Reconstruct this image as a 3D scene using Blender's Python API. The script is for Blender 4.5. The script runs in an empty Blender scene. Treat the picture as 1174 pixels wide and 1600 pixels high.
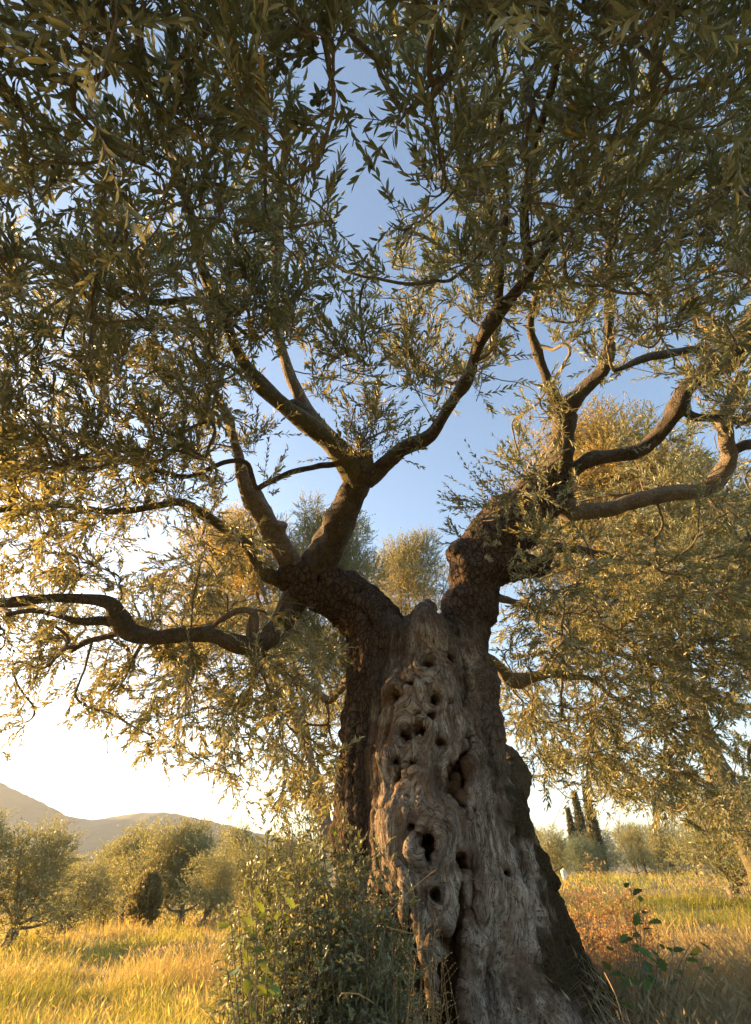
import bpy, math, random
import numpy as np
from mathutils import Vector

random.seed(7)
RNG = np.random.default_rng(11)
SC = bpy.context.scene
COL = SC.collection
R = math.radians

# ------------------------------------------------------------------ camera, sky, sun, exposure
PITCH = R(36.0)
CAMZ = 1.0
F = 800.0                       # focal length in pixels of the 1174 x 1600 photograph
cam_d = bpy.data.cameras.new('camera')
cam_d.sensor_fit = 'VERTICAL'; cam_d.sensor_height = 36.0; cam_d.lens = 18.0
cam_d.clip_start = 0.05; cam_d.clip_end = 6000
cam = bpy.data.objects.new('camera', cam_d); COL.objects.link(cam)
cam.location = (0, 0, CAMZ); cam.rotation_euler = (R(90) + PITCH, 0, 0)
SC.camera = cam

SUN_AZ = -66.0                  # degrees from +Y, negative = to the left of the view
SUN_EL = 10.0
w = bpy.data.worlds.new('World'); SC.world = w; w.use_nodes = True
nt = w.node_tree; nt.nodes.clear()
sky = nt.nodes.new('ShaderNodeTexSky'); sky.sky_type = 'NISHITA'; sky.sun_disc = False
sky.sun_elevation = R(SUN_EL); sky.sun_rotation = R(SUN_AZ)
sky.air_density = 1.0; sky.dust_density = 1.6; sky.ozone_density = 1.3; sky.altitude = 50
bg = nt.nodes.new('ShaderNodeBackground'); bg.inputs[1].default_value = 0.112
wo = nt.nodes.new('ShaderNodeOutputWorld')
nt.links.new(sky.outputs[0], bg.inputs[0]); nt.links.new(bg.outputs[0], wo.inputs[0])

sd = bpy.data.lights.new('sun', 'SUN'); sd.energy = 5.0; sd.angle = R(0.6); sd.color = (1.0, 0.56, 0.20)
so = bpy.data.objects.new('sun', sd); COL.objects.link(so)
sv = Vector((math.sin(R(SUN_AZ)) * math.cos(R(SUN_EL)), math.cos(R(SUN_AZ)) * math.cos(R(SUN_EL)), math.sin(R(SUN_EL))))
so.rotation_euler = sv.to_track_quat('Z', 'Y').to_euler(); so.location = (-20, 20, 12)

SC.view_settings.view_transform = 'Standard'; SC.view_settings.look = 'None'
SC.view_settings.gamma = 1.0; SC.view_settings.exposure = 2.18
SC.render.engine = 'CYCLES'
SC.cycles.max_bounces = 8; SC.cycles.transparent_max_bounces = 8; SC.cycles.transmission_bounces = 6
SC.cycles.volume_bounces = 1

# ------------------------------------------------------------------ helpers
FW = np.array([0, math.cos(PITCH), math.sin(PITCH)])
UP = np.array([0, -math.sin(PITCH), math.cos(PITCH)])
RT = np.array([1.0, 0, 0]); CO = np.array([0, 0, CAMZ])

def ray(px, py):
    px = np.asarray(px, float)[..., None]; py = np.asarray(py, float)[..., None]
    return FW + (px - 587) / F * RT - (py - 800) / F * UP
def P(px, py, wd):                       # point at axis depth wd
    return CO + ray(px, py) * np.asarray(wd, float)[..., None]
def PY(px, py, Y):                       # point at forward ground distance Y
    r = ray(px, py)
    return CO + r * (np.asarray(Y, float)[..., None] / r[..., 1:2])
def proj(p):
    q = p - CO
    wd = np.maximum(q @ FW, 1e-3)
    return 587 + F * (q @ RT) / wd, 800 - F * (q @ UP) / wd, q @ FW

_perm = np.random.default_rng(3).integers(0, 1 << 30, 4096)
def _h(ix, iy, iz):
    a = (ix * 73856093) ^ (iy * 19349663) ^ (iz * 83492791)
    a = _perm[a & 4095] ^ (ix * 2654435 + iy * 40503 + iz * 9176)
    return _perm[a & 4095].astype(np.float64) / (1 << 30)
def vnoise(p):
    """value noise in -1..1, p is (N,3)"""
    i = np.floor(p).astype(np.int64); f = p - i; f = f * f * (3 - 2 * f)
    r = 0
    for dx in (0, 1):
        for dy in (0, 1):
            for dz in (0, 1):
                wt = (f[:, 0] if dx else 1 - f[:, 0]) * (f[:, 1] if dy else 1 - f[:, 1]) * (f[:, 2] if dz else 1 - f[:, 2])
                r = r + wt * _h(i[:, 0] + dx, i[:, 1] + dy, i[:, 2] + dz)
    return r * 2 - 1
def fbm(p, o=4):
    r = 0; a = 1; s = 0
    for k in range(o):
        r = r + a * vnoise(p * 2 ** k + 17.3 * k); s += a; a *= .5
    return r / s

def unit(v):
    return v / np.maximum(np.linalg.norm(v, axis=-1, keepdims=True), 1e-9)

def mesh_from(name, V, faces, mat, attrs=None, smooth=False):
    """faces: list of (k,n) int arrays"""
    me = bpy.data.meshes.new(name)
    V = np.asarray(V, np.float32)
    me.vertices.add(len(V)); me.vertices.foreach_set('co', V.ravel())
    loops = np.concatenate([f.ravel() for f in faces]).astype(np.int32)
    tot = np.concatenate([np.full(len(f), f.shape[1], np.int32) for f in faces])
    st = np.concatenate([[0], np.cumsum(tot)[:-1]]).astype(np.int32)
    me.loops.add(len(loops)); me.loops.foreach_set('vertex_index', loops)
    me.polygons.add(len(tot)); me.polygons.foreach_set('loop_start', st); me.polygons.foreach_set('loop_total', tot)
    if smooth: me.polygons.foreach_set('use_smooth', np.ones(len(tot), bool))
    for k, a in (attrs or {}).items():
        a = np.asarray(a, np.float32)
        if a.ndim == 1:
            at = me.attributes.new(k, 'FLOAT', 'POINT'); at.data.foreach_set('value', a)
        else:
            at = me.attributes.new(k, 'FLOAT_VECTOR', 'POINT'); at.data.foreach_set('vector', a.ravel())
    me.update(calc_edges=True); me.validate()
    me.materials.append(mat)
    return me

def obj(name, me, parent=None):
    o = bpy.data.objects.new(name, me); COL.objects.link(o)
    if parent: o.parent = parent
    return o
def thing(name, label, cat, loc=(0, 0, 0), group=None):
    o = bpy.data.objects.new(name, None); COL.objects.link(o); o.location = loc
    o.empty_display_size = .2
    o['label'] = label; o['category'] = cat
    if group: o['group'] = group
    return o
def tag(o, label, cat, group=None):
    o['label'] = label; o['category'] = cat
    if group: o['group'] = group
    return o

class Acc:
    def __init__(s): s.V = []; s.F = {}; s.n = 0; s.A = {}
    def add(s, V, faces, **attrs):
        for f in faces: s.F.setdefault(f.shape[1], []).append(f + s.n)
        for k, a in attrs.items(): s.A.setdefault(k, []).append(np.broadcast_to(a, (len(V),)) if np.ndim(a) < 1 else a)
        s.V.append(V); s.n += len(V)
    def mesh(s, name, mat, smooth=False, off=None):
        V = np.concatenate(s.V)
        if off is not None: V = V - np.asarray(off)
        return mesh_from(name, V, [np.concatenate(f) for f in s.F.values()], mat,
                         {k: np.concatenate(a) for k, a in s.A.items()}, smooth)

def frames(T):
    ref = np.where(np.abs(T[..., 2:3]) < .9, np.array([0, 0, 1.0]), np.array([1.0, 0, 0]))
    A = unit(np.cross(T, ref)); B = np.cross(T, A)
    return A, B

def tubes(pts, rad, sides):
    """pts (S,n,3), rad (S,n): batched thin tubes"""
    S, n, _ = pts.shape
    T = np.empty_like(pts); T[:, 1:-1] = pts[:, 2:] - pts[:, :-2]; T[:, 0] = pts[:, 1] - pts[:, 0]; T[:, -1] = pts[:, -1] - pts[:, -2]
    A, B = frames(unit(T))
    an = np.arange(sides) * 2 * np.pi / sides
    ring = pts[:, :, None] + rad[:, :, None, None] * (A[:, :, None] * np.cos(an)[:, None] + B[:, :, None] * np.sin(an)[:, None])
    V = ring.reshape(-1, 3)
    s = np.arange(S)[:, None, None] * n * sides; i = np.arange(n - 1)[None, :, None] * sides; j = np.arange(sides)[None, None, :]
    a = s + i + j; b = s + i + (j + 1) % sides
    f = np.stack([a, b, b + sides, a + sides], -1).reshape(-1, 4)
    return V, f

def catmull(K, step):
    K = np.asarray(K, float); out = []
    E = np.vstack([2 * K[0] - K[1], K, 2 * K[-1] - K[-2]])
    for i in range(1, len(E) - 2):
        p0, p1, p2, p3 = E[i - 1], E[i], E[i + 1], E[i + 2]
        n = max(2, int(np.linalg.norm((p2 - p1)[:3]) / step))
        for t in np.arange(n) / n:
            out.append(.5 * (2 * p1 + (p2 - p0) * t + (2 * p0 - 5 * p1 + 4 * p2 - p3) * t * t + (3 * p1 - p0 - 3 * p2 + p3) * t ** 3))
    out.append(E[-2]); return np.array(out)

def sweep(pts, rad, sides=20, rough=.12, freq=9, seed=0, cap=True):
    """one thick rough branch"""
    n = len(pts); T = np.gradient(pts, axis=0); T = unit(T)
    A = np.zeros_like(pts); a = unit(np.cross(T[0], [0.3, .5, .8]))
    for i in range(n):
        a = unit(a - T[i] * (a @ T[i])); A[i] = a
    B = np.cross(T, A)
    an = np.arange(sides) * 2 * np.pi / sides
    D = A[:, None] * np.cos(an)[None, :, None] + B[:, None] * np.sin(an)[None, :, None]
    arc = np.concatenate([[0], np.cumsum(np.linalg.norm(np.diff(pts, axis=0), axis=1))])
    q = np.stack([np.broadcast_to(np.cos(an) * 1.6, (n, sides)), np.broadcast_to(np.sin(an) * 1.6, (n, sides)),
                  np.broadcast_to(arc[:, None] * freq, (n, sides))], -1).reshape(-1, 3) + seed * 7.7
    nz = (fbm(q, 3) * .75 + .55 * np.abs(fbm(q * np.array([2.6, 2.6, .6]) + 9, 2))).reshape(n, sides)
    knots = (np.maximum(0, vnoise(np.c_[arc * 5 + seed * 3, arc * 0, arc * 0])) ** 2)[:, None] * .5
    r = rad[:, None] * (.92 + rough * 1.6 * nz + knots)
    V = (pts[:, None] + D * r[..., None]).reshape(-1, 3)
    i = np.arange(n - 1)[:, None] * sides; j = np.arange(sides)[None]
    a = i + j; b = i + (j + 1) % sides
    fs = [np.stack([a, b, b + sides, a + sides], -1).reshape(-1, 4)]
    if cap:
        V = np.vstack([V, pts[-1]]); k = (n - 1) * sides; jj = np.arange(sides)
        fs.append(np.stack([k + jj, k + (jj + 1) % sides, np.full(sides, n * sides)], -1))
    return V, fs

# ------------------------------------------------------------------ materials
def mat_new(name):
    m = bpy.data.materials.new(name); m.use_nodes = True; m.node_tree.nodes.clear(); return m, m.node_tree
class NB:
    def __init__(s, t): s.t = t
    def n(s, typ, **k):
        x = s.t.nodes.new(typ)
        for a, b in k.items():
            if a.startswith('i_'): x.inputs[a[2:].replace('_', ' ')].default_value = b
            else: setattr(x, a, b)
        return x
    def l(s, a, b): s.t.links.new(a, b)
    def ramp(s, src, stops, interp='LINEAR'):
        r = s.n('ShaderNodeValToRGB'); r.color_ramp.interpolation = interp
        e = r.color_ramp.elements
        while len(e) < len(stops): e.new(.5)
        for x, (p, c) in zip(e, stops): x.position = p; x.color = (c if len(c) == 4 else (*c, 1)) if hasattr(c, '__len__') else (c, c, c, 1)
        s.l(src, r.inputs[0]); return r.outputs[0]
    def mix(s, fac, a, b, mode='MIX'):
        m = s.n('ShaderNodeMix', data_type='RGBA', blend_type=mode)
        for sock, v in ((m.inputs[0], fac), (m.inputs[6], a), (m.inputs[7], b)):
            if hasattr(v, 'node'): s.l(v, sock)
            else: sock.default_value = v if not hasattr(v, '__len__') or len(v) == 4 else (*v, 1)
        return m.outputs[2]
    def math(s, op, a, b=0.0):
        m = s.n('ShaderNodeMath', operation=op)
        for sock, v in ((m.inputs[0], a), (m.inputs[1], b)):
            if hasattr(v, 'node'): s.l(v, sock)
            else: sock.default_value = v
        return m.outputs[0]
    def noise(s, vec, scale, detail=4, rough=.55, dist=0):
        x = s.n('ShaderNodeTexNoise'); x.inputs['Scale'].default_value = scale; x.inputs['Detail'].default_value = detail
        x.inputs['Roughness'].default_value = rough; x.inputs['Distortion'].default_value = dist
        if vec is not None: s.l(vec, x.inputs['Vector'])
        return x.outputs[0]
    def attr(s, name): return s.n('ShaderNodeAttribute', attribute_name=name)

def leaf_mat(name, top, under, trans, yellow=(.45, .28, .03), yel_at=.985, rough=.45, tmix=.35):
    """two-sided leaf: green upper face, paler underside, light passing through"""
    m, t = mat_new(name); b = NB(t)
    rnd = b.attr('rnd').outputs['Fac']
    geo = b.n('ShaderNodeNewGeometry')
    topv = b.ramp(rnd, [(0, tuple(c * .6 for c in top)), (.5, top), (.97, tuple(min(1, c * 1.6) for c in top)), (yel_at, yellow)])
    unv = b.ramp(rnd, [(0, tuple(c * .75 for c in under)), (.6, under), (.97, tuple(min(1, c * 1.3) for c in under)), (yel_at, yellow)])
    colr = b.mix(geo.outputs['Backfacing'], topv, unv)
    bs = b.n('ShaderNodeBsdfPrincipled'); b.l(colr, bs.inputs['Base Color']); bs.inputs['Roughness'].default_value = rough
    tr = b.n('ShaderNodeBsdfTranslucent')
    tc = b.mix(rnd, trans, tuple(min(1, c * 1.5) for c in trans)); b.l(tc, tr.inputs[0])
    mx = b.n('ShaderNodeMixShader'); mx.inputs[0].default_value = tmix
    b.l(bs.outputs[0], mx.inputs[1]); b.l(tr.outputs[0], mx.inputs[2])
    o = b.n('ShaderNodeOutputMaterial'); b.l(mx.outputs[0], o.inputs[0]); return m

M_LEAF = leaf_mat('olive_leaf', (.08, .108, .065), (.27, .295, .21), (.38, .33, .10), tmix=.30, rough=.36)
M_LEAF_FAR = leaf_mat('grove_leaf', (.10, .12, .05), (.23, .235, .13), (.58, .42, .085), tmix=.44)  # orange of the low sun put into the translucent colour
M_LEAF_PALE = leaf_mat('pale_grove_leaf', (.10, .12, .055), (.25, .27, .17), (.42, .37, .12), tmix=.38)
M_GROVE = leaf_mat('grove_leaf_green', (.10, .125, .055), (.22, .24, .16), (.38, .36, .10), tmix=.36)
M_LEAF_BLUE = leaf_mat('blue_grove_leaf', (.06, .10, .07), (.15, .20, .14), (.16, .22, .10))
M_SHRUB = leaf_mat('shrub_leaf', (.085, .105, .05), (.18, .20, .13), (.26, .27, .08), tmix=.28)
M_OAK = leaf_mat('lobed_leaf', (.05, .11, .02), (.10, .14, .05), (.20, .24, .03), yel_at=.96)
M_CYP = leaf_mat('cypress_leaf', (.03, .05, .02), (.05, .07, .03), (.12, .10, .02))
M_DARKLEAF = leaf_mat('hedge_leaf', (.02, .045, .012), (.04, .07, .02), (.08, .10, .02))

def simple_mat(name, c1, c2, scale=20, rough=.85, bump=.3, stretch=(1, 1, 1)):
    m, t = mat_new(name); b = NB(t)
    tc = b.n('ShaderNodeTexCoord'); mp = b.n('ShaderNodeMapping'); mp.inputs['Scale'].default_value = stretch
    b.l(tc.outputs['Object'], mp.inputs[0])
    n = b.noise(mp.outputs[0], scale, 6, .65, .3)
    c = b.ramp(n, [(.32, c1), (.68, c2)])
    bs = b.n('ShaderNodeBsdfPrincipled'); b.l(c, bs.inputs['Base Color']); bs.inputs['Roughness'].default_value = rough
    bp = b.n('ShaderNodeBump'); bp.inputs['Strength'].default_value = bump; bp.inputs['Distance'].default_value = .01
    b.l(n, bp.inputs['Height']); b.l(bp.outputs[0], bs.inputs['Normal'])
    o = b.n('ShaderNodeOutputMaterial'); b.l(bs.outputs[0], o.inputs[0]); return m

M_TWIG = simple_mat('twig_bark', (.10, .085, .06), (.20, .17, .12), 40)
M_FARBARK = simple_mat('grove_bark', (.10, .08, .06), (.24, .19, .14), 14, bump=.8, stretch=(1, 1, .3))
M_STONE = simple_mat('field_stone', (.22, .20, .17), (.42, .38, .33), 9)
M_WHITE = simple_mat('white_plastic', (.5, .5, .48), (.62, .62, .60), 6, .5, .05)

def limb_mat(name, dark, pale, moss, mossamt):
    m, t = mat_new(name); b = NB(t)
    tc = b.n('ShaderNodeTexCoord').outputs['Object']
    n1 = b.noise(tc, 9, 5, .6, .4); n2 = b.noise(tc, 55, 6, .7, .6); n3 = b.noise(tc, 150, 4, .7)
    vo = b.n('ShaderNodeTexVoronoi', feature='DISTANCE_TO_EDGE'); vo.inputs['Scale'].default_value = 48
    mp = b.n('ShaderNodeMapping'); mp.inputs['Scale'].default_value = (1, 1, .6); b.l(tc, mp.inputs[0])
    wv = b.n('ShaderNodeVectorMath', operation='ADD'); b.l(mp.outputs[0], wv.inputs[0])
    nn = b.n('ShaderNodeTexNoise'); nn.inputs['Scale'].default_value = 25; b.l(tc, nn.inputs[0])
    sc = b.n('ShaderNodeVectorMath', operation='SCALE'); sc.inputs['Scale'].default_value = .03; b.l(nn.outputs['Color'], sc.inputs[0])
    b.l(sc.outputs[0], wv.inputs[1]); b.l(wv.outputs[0], vo.inputs['Vector'])
    crack = b.ramp(vo.outputs['Distance'], [(0, 0.0), (.12, 1.0)])
    base = b.mix(b.ramp(n1, [(.38, 0.0), (.62, 1.0)]), dark, pale)
    base = b.mix(b.ramp(n2, [(.4, 0.0), (.7, .7)]), base, tuple(c * .45 for c in dark))
    base = b.mix(b.math('MULTIPLY', b.math('SUBTRACT', 1.0, crack), .6), base, tuple(c * .4 for c in dark))
    base = b.mix(b.ramp(b.noise(tc, 30, 5, .7), [(.56 - mossamt * .2, 0.0), (.66 - mossamt * .2, .85)]), base, moss)
    base = b.mix(b.ramp(b.noise(tc, 22, 3, .6, 1), [(.69, 0.0), (.73, .7)]), base, (.34, .35, .29))
    h = b.math('ADD', b.math('MULTIPLY', crack, .5), b.math('ADD', n2, b.math('MULTIPLY', n3, .4)))
    bp = b.n('ShaderNodeBump'); bp.inputs['Strength'].default_value = .9; bp.inputs['Distance'].default_value = .012
    b.l(h, bp.inputs['Height'])
    bs = b.n('ShaderNodeBsdfPrincipled'); bs.inputs['Roughness'].default_value = .9
    b.l(base, bs.inputs['Base Color']); b.l(bp.outputs[0], bs.inputs['Normal'])
    o = b.n('ShaderNodeOutputMaterial'); b.l(bs.outputs[0], o.inputs[0]); return m
M_LIMB = limb_mat('limb_bark', (.075, .059, .047), (.155, .125, .10), (.12, .11, .04), .25)
M_LIMB_PALE = limb_mat('pale_limb_bark', (.20, .165, .125), (.33, .28, .22), (.15, .14, .06), .1)
M_LIMB_MOSSY = limb_mat('mossy_limb_bark', (.12, .10, .065), (.24, .20, .14), (.13, .12, .03), .55)

def trunk_mat():
    m, t = mat_new('old_trunk_wood'); b = NB(t)
    fl = b.attr('flow').outputs['Vector']; mk = b.attr('zone')
    sp = b.n('ShaderNodeSeparateXYZ'); b.l(mk.outputs['Vector'], sp.inputs[0])
    bark, moss, pit = sp.outputs[0], sp.outputs[1], sp.outputs[2]
    tc = b.n('ShaderNodeTexCoord').outputs['Object']
    def fm(sx, sz):
        mp = b.n('ShaderNodeMapping'); mp.inputs['Scale'].default_value = (sx, sx * .6, sz); b.l(fl, mp.inputs[0]); return mp.outputs[0]
    g1 = b.noise(fm(70, 5), 1, 5, .62, .5)
    g2 = b.noise(fm(230, 16), 1, 5, .68, .5)
    g3 = b.noise(fm(22, 3), 1, 4, .6, .6)
    blot = b.noise(tc, 5, 6, .65, .5); fine = b.noise(tc, 85, 6, .72, .3)
    wood = b.ramp(g1, [(.30, (.09, .066, .048)), (.45, (.36, .295, .23)), (.70, (.70, .61, .51))])
    wood = b.mix(b.ramp(g2, [(.40, .9), (.48, 0.0)]), wood, (.06, .042, .03))
    wood = b.mix(b.ramp(b.noise(fm(90, 11), 1, 5, .75, 1.2), [(.36, .95), (.41, 0.0)]), wood, (.03, .022, .016))
    wood = b.mix(b.ramp(fine, [(.60, 0.0), (.70, .5)]), wood, (.60, .55, .47))
    wood = b.mix(b.ramp(blot, [(.46, 0.0), (.62, .75)]), wood, (.19, .11, .065))
    wood = b.mix(b.ramp(b.noise(tc, 26, 5, .7, .6), [(.52, 0.0), (.66, .7)]), wood, (.10, .065, .042))
    wood = b.mix(b.ramp(g3, [(.40, .6), (.52, 0.0)]), wood, (.12, .085, .06))
    # checks: short cross cracks
    ck = b.noise(fm(12, 120), 1, 3, .6, 1.0)
    wood = b.mix(b.ramp(ck, [(.30, .6), (.34, 0.0)]), wood, (.06, .042, .03))
    vo = b.n('ShaderNodeTexVoronoi', feature='DISTANCE_TO_EDGE'); vo.inputs['Scale'].default_value = 1; b.l(fm(42, 16), vo.inputs['Vector'])
    scale_ = b.ramp(vo.outputs['Distance'], [(0, 0.0), (.16, 1.0)])
    barkc = b.mix(b.ramp(fine, [(.35, 0.0), (.68, 1.0)]), (.07, .05, .035), (.23, .165, .115))
    barkc = b.mix(b.math('MULTIPLY', b.math('SUBTRACT', 1.0, scale_), .75), barkc, (.035, .025, .018))
    lich = b.noise(tc, 34, 4, .65, .8)
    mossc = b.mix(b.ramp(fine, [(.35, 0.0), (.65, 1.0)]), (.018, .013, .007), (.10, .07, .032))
    col = b.mix(bark, wood, barkc)
    col = b.mix(b.ramp(lich, [(.66, 0.0), (.71, .65)]), col, (.36, .37, .31))
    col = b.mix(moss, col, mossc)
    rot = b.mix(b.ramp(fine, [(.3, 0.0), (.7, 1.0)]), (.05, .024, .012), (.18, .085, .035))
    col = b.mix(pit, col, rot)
    h = b.math('ADD', b.math('ADD', b.math('MULTIPLY', g1, 1.1), b.math('MULTIPLY', g2, .8)), b.math('MULTIPLY', fine, .7))
    h = b.math('ADD', h, b.math('MULTIPLY', b.math('MULTIPLY', scale_, bark), .8))
    h = b.math('ADD', h, b.ramp(ck, [(.30, 0.0), (.34, .25)]))
    bp = b.n('ShaderNodeBump'); bp.inputs['Strength'].default_value = 1.0; bp.inputs['Distance'].default_value = .03
    b.l(h, bp.inputs['Height'])
    bs = b.n('ShaderNodeBsdfPrincipled'); bs.inputs['Roughness'].default_value = .92; bs.inputs['Specular IOR Level'].default_value = .15
    b.l(col, bs.inputs['Base Color']); b.l(bp.outputs[0], bs.inputs['Normal'])
    o = b.n('ShaderNodeOutputMaterial'); b.l(bs.outputs[0], o.inputs[0]); return m
M_TRUNK = trunk_mat()

# ------------------------------------------------------------------ terrain
TX, TY = .30, 3.65               # foot of the old tree
def sm(x, a, b_):
    t = np.clip((x - a) / (b_ - a), 0, 1); return t * t * (3 - 2 * t)
def ground_z(x, y):
    x = np.asarray(x, float); y = np.asarray(y, float)
    m = .34 * np.exp(-((x - TX) ** 2 + (y - TY) ** 2) / (1.5 ** 2))
    m = m + .36 * np.exp(-((x - 2.5) / 1.05) ** 2 - ((y - 3.5) / 1.0) ** 2)
    far = sm(y, 5, 27) * (.42 + .85 * np.tanh(x / 8.0))
    q = np.stack([x.ravel() * .35, y.ravel() * .35, x.ravel() * 0], -1)
    u = (fbm(q, 3) * .10).reshape(x.shape) * sm(np.hypot(x, y), 1.5, 6)
    return m + far + u

def build_ground():
    xs = np.concatenate([-np.geomspace(1500, 14, 60), np.linspace(-13.5, 13.5, 150), np.geomspace(14, 1500, 60)])
    ys = np.concatenate([-np.geomspace(1500, 6, 30), np.linspace(-5.5, 30, 200), np.geomspace(31, 2500, 60)])
    X, Y = np.meshgrid(xs, ys); Z = ground_z(X, Y)
    V = np.stack([X, Y, Z], -1).reshape(-1, 3); nx, ny = len(xs), len(ys)
    i = np.arange(ny - 1)[:, None] * nx + np.arange(nx - 1)[None]
    f = np.stack([i, i + 1, i + 1 + nx, i + nx], -1).reshape(-1, 4)
    m, t = mat_new('meadow_ground'); b = NB(t)
    tc = b.n('ShaderNodeTexCoord').outputs['Object']
    c = b.ramp(b.noise(tc, .5, 6, .6), [(.35, (.10, .10, .03)), (.5, (.20, .17, .06)), (.68, (.30, .22, .09))])
    n2 = b.noise(tc, 18, 6, .7)
    c = b.mix(b.ramp(n2, [(.35, .7), (.6, 0.0)]), c, (.07, .055, .03))
    bs = b.n('ShaderNodeBsdfPrincipled'); bs.inputs['Roughness'].default_value = .95; b.l(c, bs.inputs['Base Color'])
    bp = b.n('ShaderNodeBump'); bp.inputs['Strength'].default_value = .8; bp.inputs['Distance'].default_value = .05
    b.l(n2, bp.inputs['Height']); b.l(bp.outputs[0], bs.inputs['Normal'])
    o = b.n('ShaderNodeOutputMaterial'); b.l(bs.outputs[0], o.inputs[0])
    g = obj('ground', mesh_from('ground', V, [f], m, smooth=True)); g['kind'] = 'structure'
build_ground()

def build_hills():
    prof = [(-700, 1290), (-400, 1235), (-250, 1200), (-100, 1196), (0, 1217), (50, 1243), (105, 1274), (150, 1279), (230, 1266), (262, 1270), (330, 1280),
            (400, 1298), (520, 1325), (700, 1352), (900, 1350), (1100, 1345), (1400, 1340), (1800, 1350)]
    D = 900.0
    pp = PY(np.array([p[0] for p in prof]), np.array([p[1] for p in prof]), np.full(len(prof), D))
    xs = np.linspace(pp[0, 0], pp[-1, 0], 420); zt = np.interp(xs, pp[:, 0], pp[:, 2])
    q = np.stack([xs * .02, xs * 0, xs * 0], -1); zt = zt + fbm(q, 4) * 3.0 + fbm(q * 9, 2) * 1.3
    rows = np.linspace(-1, 1, 40)
    X, T = np.meshgrid(xs, rows); Y = D + T * 330
    sh = np.clip(1 - np.abs(T), 0, 1) ** .8
    qq = np.stack([X.ravel() * .012, Y.ravel() * .012, X.ravel() * 0], -1)
    Z = (zt[None] + 4) * sh - 4 + (fbm(qq, 4).reshape(X.shape)) * 10 * sh * (1 - sh) * 2
    V = np.stack([X, Y, Z], -1).reshape(-1, 3); nx = len(xs); ny = len(rows)
    i = np.arange(ny - 1)[:, None] * nx + np.arange(nx - 1)[None]
    f = np.stack([i, i + 1, i + 1 + nx, i + nx], -1).reshape(-1, 4)
    m = simple_mat('wooded_hill', (.035, .05, .02), (.075, .08, .035), .05, .95, 0)
    global HILLTOP; HILLTOP = float(Z.max())
    print('hill top', HILLTOP, V.min(0), V.max(0))
    h = obj('hills', mesh_from('hills', V, [f], m, smooth=True)); h['kind'] = 'structure'
build_hills()

# ------------------------------------------------------------------ old trunk as one carved surface
def WY(px, py, Y):
    r = ray(px, py); return Y / r[..., 1]
def prim(px, py, Y, rpx):
    c = PY(px, py, Y); return c, rpx * float(WY(np.array(px), np.array(py), Y)) / F

def polyP(lst):
    out = []
    for px, py, Y, r in lst:
        c, rr = prim(px, py, Y, r); out.append((c, rr))
    return out
STR = [
    [(598, 1008, 3.62, 50), (588, 1100, 3.58, 46), (577, 1200, 3.52, 47), (577, 1300, 3.48, 47), (585, 1400, 3.45, 49), (595, 1500, 3.4, 55), (600, 1620, 3.35, 70), (590, 1760, 3.25, 95)],
    [(672, 1005, 3.50, 42), (662, 1100, 3.40, 58), (655, 1200, 3.34, 66), (662, 1300, 3.28, 78), (668, 1400, 3.25, 84), (680, 1500, 3.2, 88), (690, 1620, 3.15, 98), (700, 1760, 3.1, 115)],
    [(722, 990, 3.62, 39), (724, 1050, 3.55, 42), (722, 1110, 3.50, 45), (722, 1200, 3.45, 56), (742, 1300, 3.38, 74), (764, 1400, 3.34, 84), (785, 1500, 3.3, 92), (820, 1620, 3.2, 108), (840, 1760, 3.1, 130)],
    [(757, 1195, 3.60, 20), (784, 1275, 3.62, 36), (810, 1370, 3.62, 46), (838, 1460, 3.6, 50), (866, 1550, 3.55, 58), (915, 1640, 3.5, 72), (990, 1740, 3.45, 80)],
    [(640, 1030, 3.75, 60), (650, 1200, 3.72, 90), (690, 1400, 3.7, 120), (720, 1600, 3.7, 150), (730, 1740, 3.7, 180)],
    # right fork
    [(722, 1000, 3.62, 37), (735, 950, 3.60, 37), (746, 900, 3.55, 38), (766, 850, 3.50, 37), (798, 805, 3.45, 31), (838, 768, 3.40, 27), (868, 752, 3.38, 26)],
    [(738, 905, 3.52, 26), (722, 868, 3.47, 19)],
    [(765, 890, 3.52, 30), (805, 880, 3.50, 22), (846, 886, 3.48, 14)], [(782, 862, 3.50, 26), (822, 830, 3.46, 21), (868, 785, 3.40, 18)],
    # left fork
    [(602, 1012, 3.62, 46), (582, 975, 3.60, 41), (548, 942, 3.58, 37), (512, 922, 3.54, 34), (478, 908, 3.50, 30), (456, 902, 3.47, 22)],
    [(575, 945, 3.66, 22), (545, 915, 3.66, 20), (520, 905, 3.64, 14)],
    # dead-wood tongue between the forks
    [(680, 1015, 3.36, 26), (668, 990, 3.38, 24), (660, 966, 3.44, 18), (670, 952, 3.48, 9)],
    [(645, 1010, 3.42, 18), (644, 980, 3.46, 13), (650, 962, 3.48, 8)], [(690, 1000, 3.34, 13), (676, 984, 3.36, 10), (668, 978, 3.36, 6)],
    # burls
    [(742, 1068, 3.42, 28), (745, 1078, 3.42, 26)],
    [(752, 1165, 3.42, 24), (748, 1215, 3.38, 26)],
]
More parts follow.
